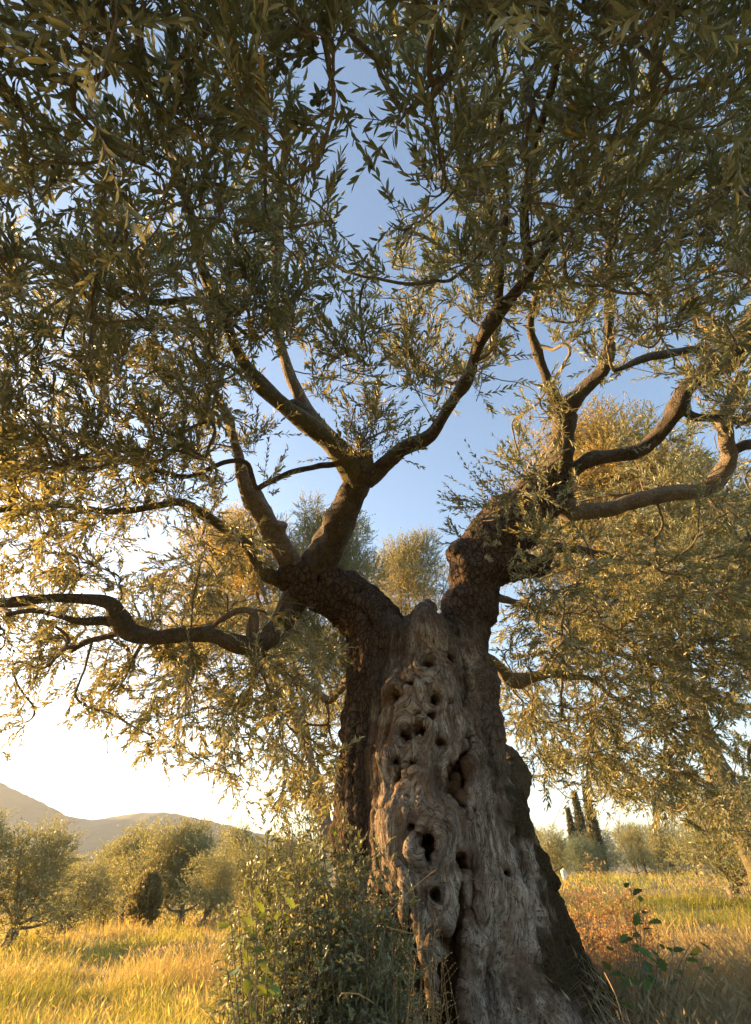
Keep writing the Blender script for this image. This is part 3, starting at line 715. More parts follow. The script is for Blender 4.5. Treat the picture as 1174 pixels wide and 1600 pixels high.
# how densely the crown fills each direction seen from the foot of the tree (50 px cells, rows from y=0)
G = """
888788877654688888888888
778888877652688888888888
678888887551588888888888
678888887642478888888888
578888888652278888888888
678888888751168888888888
778888888740478888888888
888888999721577888888888
888888998754688888888888
888888898652688888888888
888887897665776537788888
888888854456776212667888
888888750145541233111467
888888761024310254044566
999998741012101254046777
999886520000000354357788
887533562000000344578888
887534673000000023578888
887667753320000003788888
777656665530000036888888
566567777650000036888886
433665667750000046888876
322553356760000058888765
200144345660000048888764
000001144560000014577765
000000023344000001224455
000000001122000000001122
""".strip().split('\n')
GR = np.array([[int(c) for c in r] for r in G], float)
GR[19:24, 15] = 3; GR[19:24, 16] = 7; GR[19:24, 17] = 8; GR[17:19, 16] = 4; GR[17:19, 17] = 6
def dens(px, py):
    x = np.clip(px / 50 - .5, 0, GR.shape[1] - 1.001); y = np.clip(py / 50 - .5, 0, GR.shape[0] - 1.001)
    i = y.astype(int); j = x.astype(int); fy = y - i; fx = x - j
    v = GR[i, j] * (1 - fy) * (1 - fx) + GR[i + 1, j] * fy * (1 - fx) + GR[i, j + 1] * (1 - fy) * fx + GR[i + 1, j + 1] * fy * fx
    return np.where(py > GR.shape[0] * 50 + 20, 0, v)
def wmid(px, py):
    ys = [-200, 0, 150, 350, 550, 750, 1000, 1300]
    l = np.interp(py, ys, [1.05, 1.15, 1.5, 2.2, 2.9, 3.35, 3.75, 4.2])
    r = np.interp(py, ys, [1.2, 1.35, 1.75, 2.5, 3.2, 3.9, 4.7, 5.1])
    m = sm(px, 520, 640)
    r = r + 1.15 * np.exp(-((px - 1020) / 200) ** 2 - ((py - 730) / 130) ** 2)
    l = l + .75 * np.exp(-((px - 290) / 260) ** 2 - ((py - 950) / 90) ** 2)
    return l * (1 - m) + r * m
EXTRA = [(566, 712, 3.35, 22, (0, -.1, 1), .38, 10), (545, 715, 3.35, 8, (-.5, 0, 1), .30, 8), (600, 705, 3.3, 9, (.5, 0, 1), .32, 8), (640, 700, 3.2, 5, (.2, 0, 1), .2, 12), (415, 760, 3.1, 7, (.3, 0, 1), .28, 12), (405, 690, 3.0, 8, (.2, 0, .7), .25, 10),
         (800, 790, 3.25, 20, (-.8, 0, .55), .42, 16), (770, 850, 3.3, 7, (-.4, -.4, .2), .22, 18), (845, 755, 3.2, 18, (-.75, 0, .9), .40, 12), (830, 850, 3.15, 18, (.1, -.6, .3), .20, 22), (795, 890, 3.2, 10, (.2, -.6, -.2), .18, 16),
         (740, 800, 3.4, 10, (-.7, -.1, .4), .25, 14), (860, 800, 3.2, 5, (.2, -.5, .1), .2, 18), (720, 845, 3.4, 6, (-.3, -.3, .6), .15, 8), (880, 640, 3.1, 8, (-.4, 0, .6), .25, 10)]
def build_crown():
    C = []; CLN = np.random.default_rng(4).random((60, 60))
    for row in range(-7, GR.shape[0]):
        for c in range(-15, GR.shape[1] + 6):
            dv = GR[max(row, 0), min(max(c, 0), GR.shape[1] - 1)]
            if c >= GR.shape[1]: dv *= .6
            if c < -1: dv = 7.0 if row < 15 else 0  # unseen foliage left of the view, added so the crown shades itself
            if c < -6: dv *= .8
            if dv < 1: continue
            wm = float(wmid(c * 50 + 25., row * 50 + 25.))
            n = (2.2 + .6 * (c > 12) * (row < 8) + .4 * (c > 14) * (row > 16) + .7 * (-1 < c < 8) * (7 < row < 17) - .45 * (row < 6) + .9 * (c > 14) * (row > 15) + 1.3 * (3 < c < 12) * (row > 17)) * (.45 + 1.1 * float(CLN[row + 7, c + 15])) * (dv / 8) ** 1.3 * (wm / 2.6) ** 1.6
            n = int(n) + (random.random() < n - int(n))
            for _ in range(n):
                px = (c + random.random()) * 50; py = (row + random.random()) * 50
                w0 = float(wmid(px, py)); u = random.triangular(-1, 1, .1)
                wd = w0 + u * (.22 + .26 * w0)
                if wd < 1.05: wd = 1.05 + random.random() * .3
                C.append(P(px, py, wd))
    C = np.array(C); print('centres', len(C))
    N0 = np.array(NODES)
    dmin = np.array([np.min(np.linalg.norm(N0 - c, axis=1)) for c in C]); order = np.argsort(dmin)
    pos = list(N0); par = [-1] * len(N0); kind = ['n'] * len(N0)
    PA = np.zeros((len(N0) + len(C), 3)); PA[:len(N0)] = N0; n = len(N0); parent = -np.ones(len(PA), int); dep = np.zeros(len(PA))
    ci = []
    for k in order:
        c = C[k]; D = np.linalg.norm(PA[:n] - c, axis=1) + .10 * dep[:n]
        cand = np.argpartition(D, 12)[:12]
        ts = np.linspace(.1, .9, 6)[:, None, None]
        seg = PA[cand][None] * (1 - ts) + c * ts
        sx, sy, _ = proj(seg.reshape(-1, 3)); gap = (dens(sx, sy) < 1.6).reshape(6, -1).mean(0)
        j = cand[np.argmin(D[cand] * (1 + 7 * gap))]
        PA[n] = c; parent[n] = j; dep[n] = dep[j] + np.linalg.norm(PA[j] - c); ci.append(n); n += 1
    nd = np.ones(n)
    for k in range(n - 1, len(N0) - 1, -1): nd[parent[k]] += nd[k] if k >= len(N0) else 0
    ch = np.array(ci); a = PA[parent[ch]]; b_ = PA[ch]; L = np.linalg.norm(b_ - a, axis=1, keepdims=True)
    tt = np.linspace(0, 1, 8)[None, :, None]
    # incoming direction for continuity
    pd = np.where((parent[parent[ch]] >= 0)[:, None], unit(PA[parent[ch]] - PA[np.maximum(parent[parent[ch]], 0)]), unit(b_ - a) + RNG.normal(0, .5, b_.shape))
    ctrl = a + pd * L * .4 + RNG.normal(0, .05, a.shape) * L
    pts = a[:, None] * (1 - tt) ** 2 + 2 * ctrl[:, None] * tt * (1 - tt) + b_[:, None] * tt ** 2
    q = pts.reshape(-1, 3) * 9
    pts = pts + (np.stack([vnoise(q), vnoise(q + 31), vnoise(q + 57)], -1) * .018).reshape(pts.shape) * np.sin(tt * np.pi)
    r1 = .0025 * np.sqrt(nd[ch]); r0 = np.minimum(r1 * 1.35 + .0004, .016)
    tw = Acc(); V, f = tubes(pts, r0[:, None] * (1 - tt[..., 0]) + r1[:, None] * tt[..., 0], 6); tw.add(V, [f])
    lf = Acc()
    B, D = [], []
    cc = np.array([.2, 2.6, 1.6])
    for k in ch:
        p = PA[k]; out = unit(p - PA[parent[k]]); px_, py_, wd = proj(p[None])
        low = float(sm(py_, 600, 1000)[0])
        for s in range(random.randint(6, 9)):
            t = random.random(); bp = p + (PA[parent[k]] - p) * t * .55 * min(1, .3 / max(.05, np.linalg.norm(PA[parent[k]] - p)))
            d = out * .8 + RNG.normal(0, .75, 3) + unit(p - cc) * .45 + np.array([0, -.45 * (1 - low), .55 - .95 * low])
            B.append(bp); D.append(d)
    B = np.array(B); D = unit(np.array(D)); Ls = RNG.uniform(.12, .30, len(B))
    tip = B + D * Ls[:, None]; mid = B + D * Ls[:, None] * .5
    ax_, ay_, aw = proj(tip); bx, by, bw = proj(mid)
    dv = np.minimum(dens(ax_, ay_), dens(bx, by))
    keep = (RNG.random(len(B)) < np.clip((dv - .4) / 3.0, 0.0, 1)) & (aw > .75)
    B, D, Ls = B[keep], D[keep], Ls[keep]; print('shoots', len(B))
    def acc_leaf(m):
        x, y, w_ = proj(m); v = dens(x, y); return (RNG.random(len(m)) < np.clip((v - .3) / 1.6, 0, 1)) & (w_ > .7)
    shoots(B, D, Ls, 10, .055, .0108, lf, tw, droop=.16, accept=acc_leaf)
    eb, ed, el = [], [], []
    for px, py, w_, n_, dv_, ll, sp in EXTRA:
        for _ in range(n_):
            q = P(px + random.gauss(0, sp), py + random.gauss(0, sp * .6), w_); d_ = unit(np.array(dv_, float)) + RNG.normal(0, .38, 3)
            eb.append(q); ed.append(d_); el.append(ll * random.uniform(.6, 1.2))
    shoots(np.array(eb), np.array(ed), np.array(el), 10, .042, .010, lf, tw, droop=.1)
    obj('foliage', lf.mesh('foliage', M_LEAF), TREE); obj('twigs', tw.mesh('twigs', M_TWIG, True), TREE)
    return B, D, Ls
CB, CD, CL = build_crown()

# ------------------------------------------------------------------ haze, other trees, grass and shrubs follow
# olives: small dark fruit hanging on the nearest shoots
def olive_mesh():
    n = 10; V = []; 
    for i in range(7):
        a = math.pi * i / 6
        for j in range(n):
            t = 2 * math.pi * j / n; V.append((.0075 * math.sin(a) * math.cos(t), .0075 * math.sin(a) * math.sin(t), .0098 * math.cos(a)))
    i = np.arange(6)[:, None] * n; j = np.arange(n)[None]
    f = np.stack([i + j, i + n + j, i + n + (j + 1) % n, i + (j + 1) % n], -1).reshape(-1, 4)
    m, t = mat_new('olive_skin'); b = NB(t)
    bs = b.n('ShaderNodeBsdfPrincipled'); tc = b.n('ShaderNodeTexCoord').outputs['Object']
    c = b.ramp(b.noise(tc, 220, 3), [(.3, (.035, .055, .018)), (.7, (.07, .095, .03))]); b.l(c, bs.inputs['Base Color'])
    bs.inputs['Roughness'].default_value = .38
    o = b.n('ShaderNodeOutputMaterial'); b.l(bs.outputs[0], o.inputs[0])
    return mesh_from('olive', np.array(V), [f], m, smooth=True)
OM = olive_mesh()
op = []
for cx, cy, n_, sp in [(455, 38, 5, 14), (445, 18, 3, 10), (468, 70, 3, 8), (472, 100, 3, 8), (452, 100, 3, 8), (470, 112, 3, 9), (472, 138, 2, 7), (520, 150, 3, 10), (455, 170, 2, 6),
                   (60, 100, 4, 14), (85, 95, 4, 12), (25, 130, 3, 12), (145, 30, 3, 12), (165, 175, 3, 10), (110, 270, 3, 10), (190, 315, 3, 12), (10, 215, 3, 12), (140, 5, 3, 9), (255, 90, 2, 8), (690, 505, 2, 7), (840, 480, 2, 7), (583, 268, 1, 4)]:
    tips = CB + CD * CL[:, None] * .7; tx, ty, tw_ = proj(tips)
    sc_ = np.hypot(tx - cx, ty - cy) + 60 * np.maximum(0, tw_ - 1.25); ks = np.argsort(sc_)[:max(1, n_ // 2)]
    for q_ in range(n_):
        k = ks[q_ % len(ks)]; u = .45 + .5 * random.random(); op.append((CB[k] + CD[k] * CL[k] * u, CB[k] + CD[k] * CL[k] * u + np.array([random.gauss(0, .012), random.gauss(0, .012), -.018])))
for a_, p in op:
    o = obj('olive', OM, TREE); o.location = p; s_ = random.uniform(.9, 1.25); o.scale = (s_,) * 3
    tt = np.linspace(0, 1, 4)[:, None]; V, f = tubes(((a_ - p) * (1 - tt))[None], np.full((1, 4), .0008), 4)
    obj('fruit_stalk', mesh_from('fruit_stalk', V, [f], M_TWIG), o)

# ------------------------------------------------------------------ trees of the grove
def tree_meshes(seed, H, RX, base_frac, nleaf, leafL, mat, lean=(0, 0), upright=.6, nlimb=6, trunkr=.2, blobs=22, flat=1.0, bs=(.20, .46)):
    """an olive tree rooted at the origin: trunk, limbs, crown of many leafy shoots"""
    rng = np.random.default_rng(seed); rnd = random.Random(seed)
    z0 = H * base_frac
    cx, cy = lean
    ctr = []
    for k in range(blobs):
        a = rng.uniform(0, 6.283); q = rng.random() ** .5; z = z0 + (H - z0) * (.08 + .84 * rng.random() ** .8)
        if k < 7 and H > 4.5: z = z0 + (H - z0) * (.93 - .05 * (k % 3)); a = k * 2.4 + seed; q = .25 + .13 * k
        t = (z - z0) / (H - z0); pr = RX * np.sqrt(max(.02, 1 - (1.5 * (t - .38)) ** 2 * .85)) * .74
        ctr.append([cx * min(1, z / (.6 * H)) + pr * q * math.cos(a), cy * z / H + pr * q * math.sin(a) * flat, z - .04 * H * t])
    ctr = np.array(ctr); br = RX * rng.uniform(*bs, blobs)
    tacc = Acc()
    fork = np.array([cx * .25, cy * .25, max(z0 * .75, .25 * H * .6)])
    K = np.array([[0, 0, -.2, trunkr * 1.5], [cx * .03, cy * .03, fork[2] * .35, trunkr * 1.05], [*(fork * [.7, .7, .7]), trunkr * .9], [*fork, trunkr * .7]])
    C_ = catmull(K, .08); V, fs = sweep(C_[:, :3], C_[:, 3], 12, .3, 4, seed=seed); 
    TRK = mesh_from('trunk', V, fs, M_FARBARK, smooth=True)
    for k in range(blobs):
        if k < nlimb: src = fork; r_s = .42
        else:
            c0 = np.vstack([ctr[:k] * .6 + fork * .4, ctr[:k]]); src = c0[np.argmin(np.linalg.norm(c0 - ctr[k], axis=1) + .25 * np.linalg.norm(c0 - fork, axis=1))]; r_s = .12
        mid = src * .5 + ctr[k] * .5 + rng.normal(0, .14 * RX, 3)
        tt = np.linspace(0, 1, 8)[:, None]
        p = src * (1 - tt) ** 2 + 2 * mid * tt * (1 - tt) + ctr[k] * tt ** 2
        r = trunkr * r_s * (1 - .8 * tt[:, 0])
        V, f = tubes(p[None], r[None], 6); tacc.add(V, [f])
    lf = Acc(); ns = int(nleaf / 11)
    kk = rng.choice(blobs, ns, p=br ** 2 / np.sum(br ** 2))
    u = unit(rng.normal(size=(ns, 3)) * [1, 1, .8] + [0, 0, .15])
    off = rng.random(ns) ** .45
    b = ctr[kk] + u * (br[kk] * off)[:, None]
    d = unit(u * .8 + rng.normal(0, .5, (ns, 3)) + [0, 0, upright])
    L = rng.uniform(.6, 1.5, ns) * leafL * 4.2
    shoots(b, d, L, 6, leafL, leafL * .24, lf, tacc, droop=.25, rng=rng, r0=.003)
    return TRK, tacc.mesh('branches', M_FARBARK, True), lf.mesh('foliage', mat)
def plant_tree(px, Y, tree, label, group, cat='olive tree', rz=0, s=1.0, name='olive_tree', zoff=0):
    base = PY(float(px), 1381., float(Y)); x = float(base[0])
    t = thing(name, label, cat, (x, Y, float(ground_z(np.array([x]), np.array([Y]))[0]) + zoff), group)
    t.rotation_euler = (0, 0, rz); t.scale = (s,) * 3
    for nm, me in zip(('trunk', 'branches', 'foliage'), tree):
        if me: obj(nm, me, t)
    return t
def topz(px, py, Y): return float(PY(float(px), float(py), float(Y))[2])
def gz(px, Y):
    x = float(PY(float(px), 1381., float(Y))[0]); return float(ground_z(np.array([x]), np.array([float(Y)]))[0])
def xat(px, py, Y): return float(PY(float(px), float(py), float(Y))[0])
def leaning(px_base, px_crown, py_top, Y, hw, label, seed, nleaf, leafL, base_frac, mat=None, **k):
    pyc = k.pop('pyc', py_top + 80)
    z = topz(px_crown, py_top, Y); g = gz(px_base, Y); H = z - g
    lx = xat(px_crown, pyc, Y) - xat(px_base, 1381, Y)
    RX = hw * float(WY(np.array(float(px_crown)), np.array(float(pyc)), Y)) / F
    tr = tree_meshes(seed, H, RX, base_frac, nleaf, leafL, mat or M_LEAF_FAR, lean=(lx, 0), bs=(.13, .30), **k)
    if px_base > 1000: tr[0].materials[0] = M_LIMB_MOSSY
    return plant_tree(px_base, Y, tr, label, 'olive trees close behind the old tree')
leaning(604, 512, 785, 12.2, 112, 'pale sunlit olive tree behind the left fork, its top under the dark upright limb', 21, 125000, .072, .34, mat=M_LEAF_PALE, blobs=80, trunkr=.16, upright=1.0, pyc=950)
leaning(672, 650, 848, 15, 125, 'pale olive tree seen in the notch between the two trunk forks', 22, 140000, .07, .35, mat=M_LEAF_PALE, blobs=70, trunkr=.15, upright=1.0, pyc=980)
leaning(545, 350, 800, 12.8, 120, 'olive tree seen behind the long low left limb, shading from green to gold', 23, 100000, .072, .40, blobs=85, trunkr=.18, upright=.8, pyc=980)
leaning(1198, 990, 668, 8.2, 205, 'broad olive tree behind the right-hand limbs, its dark trunk leaning in from the right edge', 24, 190000, .056, .43, blobs=130, trunkr=.17, nlimb=5, upright=.6, pyc=950)
leaning(1300, 1165, 700, 9.5, 130, 'silvery olive tree crossing the right edge behind the uppermost right limbs', 25, 75000, .056, .45, blobs=90, trunkr=.2, upright=.6, pyc=950)

GROVE = {}
def grove(kind):
    if kind not in GROVE:
        sp = {'a': (41, 3.6, 1.9, .08, 22000, .115, M_GROVE, .5, 34), 'b': (42, 4.0, 1.7, .12, 20000, .115, M_GROVE, .9, 34),
              'c': (43, 3.2, 2.1, .06, 22000, .115, M_GROVE, .4, 36), 'blue': (44, 3.4, 2.2, .05, 24000, .115, M_LEAF_BLUE, .4, 28),
              'hedge': (45, 3.0, 2.4, .02, 18000, .11, M_DARKLEAF, .3, 26)}[kind]
        GROVE[kind] = (sp[1], tree_meshes(sp[0], sp[1], sp[2], sp[3], sp[4], sp[5], sp[6], lean=(.25, 0), upright=sp[7], blobs=sp[8], trunkr=.17))
    return GROVE[kind]
def put(px, Y, top, kind, label, group, rz, **k):
    H, tr = grove(kind); s = (topz(px, top, Y) - gz(px, Y)) / (H * 1.04)
    return plant_tree(px, Y, tr, label, group, rz=rz, s=s, **k)
GL = 'olive trees across the meadow on the left'; GRR = 'olive trees at the far right edge of the meadow'
put(-70, 13, 1270, 'b', 'olive tree cut off by the left edge of the view', GL, 1.0)
put(42, 13.5, 1290, 'a', 'large bushy olive tree nearest on the left, golden leaf tips against the hill', GL, .3)
put(128, 20, 1345, 'c', 'low rounded olive between the big left tree and the taller grove', GL, 2.2)
put(203, 24, 1294, 'b', 'upright olive left of the two dark leaning stems', GL, 4.0)
put(250, 22, 1290, 'a', 'dark shaded olive just behind the small cone-shaped bush', GL, 2.9)
put(292, 22, 1283, 'b', 'olive with pale leaning stem, tallest in the left grove', GL, 5.2)
put(328, 18, 1335, 'a', 'small pale gold olive leafy down to the grass, left of the shrub', GL, 1.9)
put(362, 26, 1292, 'b', 'narrow olive standing behind the small pale gold one', GL, .4)
put(402, 24, 1325, 'c', 'olive partly hidden by the left edge of the shrub', GL, 3.6)
put(455, 22, 1300, 'a', 'olive glimpsed through the shrub beside the trunk', GL, 5.5)
put(866, 33, 1296, 'c', 'olive right beside the trunk edge, above the white container', GRR, .8)
put(925, 30, 1308, 'blue', 'broad blue-green olive behind the pale dry stalks', GRR, 2.0)
put(1015, 31, 1290, 'b', 'brownish olive in the middle of the right grove', GRR, 3.1)
put(1062, 29, 1285, 'a', 'olive with dark stem in front of the green hedge', GRR, 4.4)
put(1140, 16.5, 1222, 'a', 'golden olive nearest on the right, overhanging the meadow', GRR, 5.9)
put(1235, 15, 1215, 'b', 'olive cut off by the right edge of the view', GRR, 1.2)
hl = ['dark green bush at the far right behind the low wall', 'dark green bush left of the golden right-hand olive']
for (px, Y, tp), lb in zip([(1082, 36, 1322), (1120, 34, 1318)], hl): put(px, Y, tp, 'hedge', lb, 'dark bushes behind the low wall', px, name='bush', cat=None) if False else None
def put2(px, Y, tp, kind, lb, gp, name, cat):
    H, tr = grove(kind); s = (topz(px, tp, Y) - gz(px, Y)) / (H * 1.04)
    plant_tree(px, Y, tr, lb, gp, cat=cat, rz=px * .7, s=s, name=name)
put2(1082, 36, 1325, 'hedge', hl[0], 'dark bushes in the grove', 'bush', 'bush'); put2(1125, 34, 1318, 'hedge', hl[1], 'dark bushes in the grove', 'bush', 'bush')
put2(112, 16.5, 1412, 'hedge', 'low dark bush at the foot of the nearest left olive', 'dark bushes in the grove', 'bush', 'bush')
put2(178, 23, 1405, 'hedge', 'low dark bush in the gap of the left grove', 'dark bushes in the grove', 'bush', 'bush')
fx = np.random.default_rng(5)
far = [(-120, 60), (-40, 75), (30, 66), (95, 70), (165, 58), (225, 72), (300, 64), (350, 70), (420, 60), (480, 72), (830, 66), (880, 72), (955, 62), (1000, 75), (1060, 66), (1120, 70), (1190, 62), (1260, 66)]
for i, (px, Y) in enumerate(far):
    H, tr = grove('abc'[i % 3]); s = fx.uniform(1.0, 1.4)
    plant_tree(px, Y, tr, 'distant olive tree in the hazy back row of the grove', 'far back row of the grove', rz=i * 1.3, s=s)

# cypresses
def cypress(seed, H, Rr):
    rng = np.random.default_rng(seed); n = 1500
    z = H * (.06 + .94 * rng.random(n) ** .9); t = z / H; r = Rr * np.minimum(1, (1 - t) * 2.2 + .04) * rng.uniform(.55, 1.05, n) * np.minimum(1, .5 + t * 4)
    a = rng.uniform(0, 6.283, n); b = np.c_[r * np.cos(a), r * np.sin(a), z]
    lf = Acc(); tw = Acc()
    d = unit(np.c_[np.cos(a) * .35, np.sin(a) * .35, np.ones(n)] + rng.normal(0, .15, (n, 3)))
    shoots(b, d, rng.uniform(.4, .9, n), 5, .22, .07, lf, tw, rng=rng, r0=.01)
    K = np.array([[0, 0, -.2, .2], [0, 0, H * .5, .12], [0, 0, H * .95, .03]]); C_ = catmull(K, .5); V, fs = sweep(C_[:, :3], C_[:, 3], 8, .2, 2)
    return mesh_from('trunk', V, fs, M_FARBARK, smooth=True), None, lf.mesh('foliage', M_CYP)
cyp = cypress(61, 9, .5)
for px, Y, tp, lb in [(910, 62, 1268, 'shortest of the three distant cypresses'), (926, 66, 1243, 'middle one of the three distant cypresses'), (946, 60, 1236, 'tallest and rightmost of the three distant cypresses')]:
    s = (topz(px, tp, Y) - gz(px, Y)) / 9
    plant_tree(px, Y, cyp, lb, 'cypresses beyond the right grove', cat='cypress', s=s, rz=px, name='cypress_tree')

# small cone-shaped bush in the left grove
cb = cypress(62, 1.9, .5)
t_ = plant_tree(233, 18.5, (None, None, cb[2]), 'small brown cone-shaped bush standing in front of the left grove', None, cat='bush', name='cone_bush', s=.55)
cb[2].materials[0] = leaf_mat('dry_cone_leaf', (.17, .15, .06), (.24, .21, .10), (.34, .28, .09))

# ------------------------------------------------------------------ meadow grass
def grass_mat(name, green, straw, green_amt, glow=(.80, .56, .18)):
    m, t = mat_new(name); b = NB(t)
    rnd = b.attr('rnd').outputs['Fac']; pat = b.attr('patch').outputs['Fac']
    g_ = b.mix(rnd, tuple(c * .7 for c in green), tuple(c * 1.5 for c in green)); s_ = b.mix(rnd, tuple(c * .6 for c in straw), straw)
    c = b.mix(pat, s_, g_)
    bs = b.n('ShaderNodeBsdfPrincipled'); bs.inputs['Roughness'].default_value = .6; b.l(c, bs.inputs['Base Color'])
    tr = b.n('ShaderNodeBsdfTranslucent'); b.l(b.mix(pat, glow, (.55, .50, .07)), tr.inputs[0])
    mx = b.n('ShaderNodeMixShader'); mx.inputs[0].default_value = .42; b.l(bs.outputs[0], mx.inputs[1]); b.l(tr.outputs[0], mx.inputs[2])
    o = b.n('ShaderNodeOutputMaterial'); b.l(mx.outputs[0], o.inputs[0]); return m
M_GRASS = grass_mat('meadow_grass', (.10, .14, .025), (.52, .37, .13), .5)
def blades(x, y, h, wd, lean, patch, rng):
    N = len(x); z = ground_z(x, y) - .02; b = np.c_[x, y, z]
    a = rng.uniform(0, 6.283, N); s = np.c_[np.cos(a), np.sin(a), 0 * a]
    la = rng.uniform(0, 6.283, N); l = np.c_[np.cos(la), np.sin(la), 0 * la] * (lean * h)[:, None]
    up = np.array([0, 0, 1.0]) * h[:, None]; W = s * wd[:, None] * .5
    p1 = b + up * .5 + l * .25; p2 = b + up * .85 + l * .6; p3 = b + up * (1 - .25 * lean[:, None]) + l
    V = np.stack([b - W, b + W, p1 - W * .85, p1 + W * .85, p2 - W * .5, p2 + W * .5, p3], 1).reshape(-1, 3)
    i = np.arange(N)[:, None] * 7
    q = np.concatenate([i + [0, 1, 3, 2], i + [2, 3, 5, 4]]); t = i + [4, 5, 6]
    rn = rng.random(N); tall = np.nonzero(h > .3)[0]; k = len(tall); ll = unit(l[tall] + up[tall] * .6) * .035
    sw = s[tall] * (.0025 + wd[tall] * .6)[:, None]; H_ = np.stack([p3[tall] - ll * .6, p3[tall] + sw, p3[tall] + ll, p3[tall] - sw], 1).reshape(-1, 3)
    hq = N * 7 + np.arange(k)[:, None] * 4 + [0, 1, 2, 3]
    return np.vstack([V, H_]), [np.concatenate([q, hq]), t], np.concatenate([np.repeat(rn, 7), np.repeat(rn[tall], 4)]), np.concatenate([np.repeat(patch, 7), np.repeat(patch[tall] * .2, 4)])
def meadow():
    rng = np.random.default_rng(77); acc = Acc()
    for r0, r1, n, hh, ww in [(1.6, 5, 70000, .2, .0030), (5, 10, 120000, .16, .005), (10, 20, 110000, .17, .012), (20, 42, 60000, .2, .028), (42, 90, 25000, .25, .08)]:
        az = rng.uniform(R(-47), R(47), n); rr = np.sqrt(rng.uniform(r0 ** 2, r1 ** 2, n)); x = rr * np.sin(az); y = rr * np.cos(az)
        q = np.c_[x * .45, y * .45, 0 * x]; f1 = fbm(q, 3); f2 = fbm(q * 3.3 + 8, 2)
        keep = (np.hypot((x - TX) / 1.05, (y - TY) / .75) > .62); 
        keep &= rng.random(n) < np.clip(.7 + f2 * 1.3, .08, 1)
        patch = np.clip(.56 + f1 * 1.5 + f2 * .7 + .12 * (x < 0) + rng.normal(0, .25, n), 0, 1)
        h = hh * (1 + .7 * f2) * np.where(rng.random(n) < .12, rng.uniform(1.3, 2.1, n), rng.uniform(.35, 1.1, n)) * np.where(patch < .4, 1.1, .85)
        V, fs, a, b_ = blades(x[keep], y[keep], h[keep], (ww * rng.uniform(.6, 1.3, n))[keep], rng.uniform(.15, 1.4, n)[keep], patch[keep], rng); acc.add(V, fs, rnd=a, patch=b_)
    o = obj('grass', acc.mesh('grass', M_GRASS)); o['kind'] = 'stuff'; tag(o, 'golden and green meadow grass covering the field', 'grass')
    # long dry straw around the roots and to their right
    acc = Acc(); n = 13000
    x = rng.uniform(1.0, 3.0, n); y = rng.uniform(1.8, 4.3, n)
    keep = (np.hypot((x - TX) / 1.0, (y - TY) / .75) > .55) & (x > .0)
    V, fs, a, b_ = blades(x[keep], y[keep], rng.uniform(.18, .52, keep.sum()), rng.uniform(.0028, .0052, keep.sum()), rng.uniform(.5, 1.6, keep.sum()), np.clip(rng.normal(.12, .12, keep.sum()), 0, 1), rng); acc.add(V, fs, rnd=a, patch=b_)
    n = 1200; x = rng.uniform(-.25, 1.0, n); y = rng.uniform(2.2, 2.75, n)
    V, fs, a, b_ = blades(x, y, rng.uniform(.12, .38, n), rng.uniform(.0015, .003, n), rng.uniform(.2, .9, n), np.clip(rng.normal(.15, .2, n), 0, 1), rng); acc.add(V, fs, rnd=a, patch=b_)
    o = obj('dry_grass', acc.mesh('dry_grass', grass_mat('bleached_grass', (.14, .15, .06), (.46, .38, .24), .1, (.55, .42, .22)))); o['kind'] = 'stuff'; tag(o, 'long bleached dry grass lying around the roots', 'dry grass')
meadow()

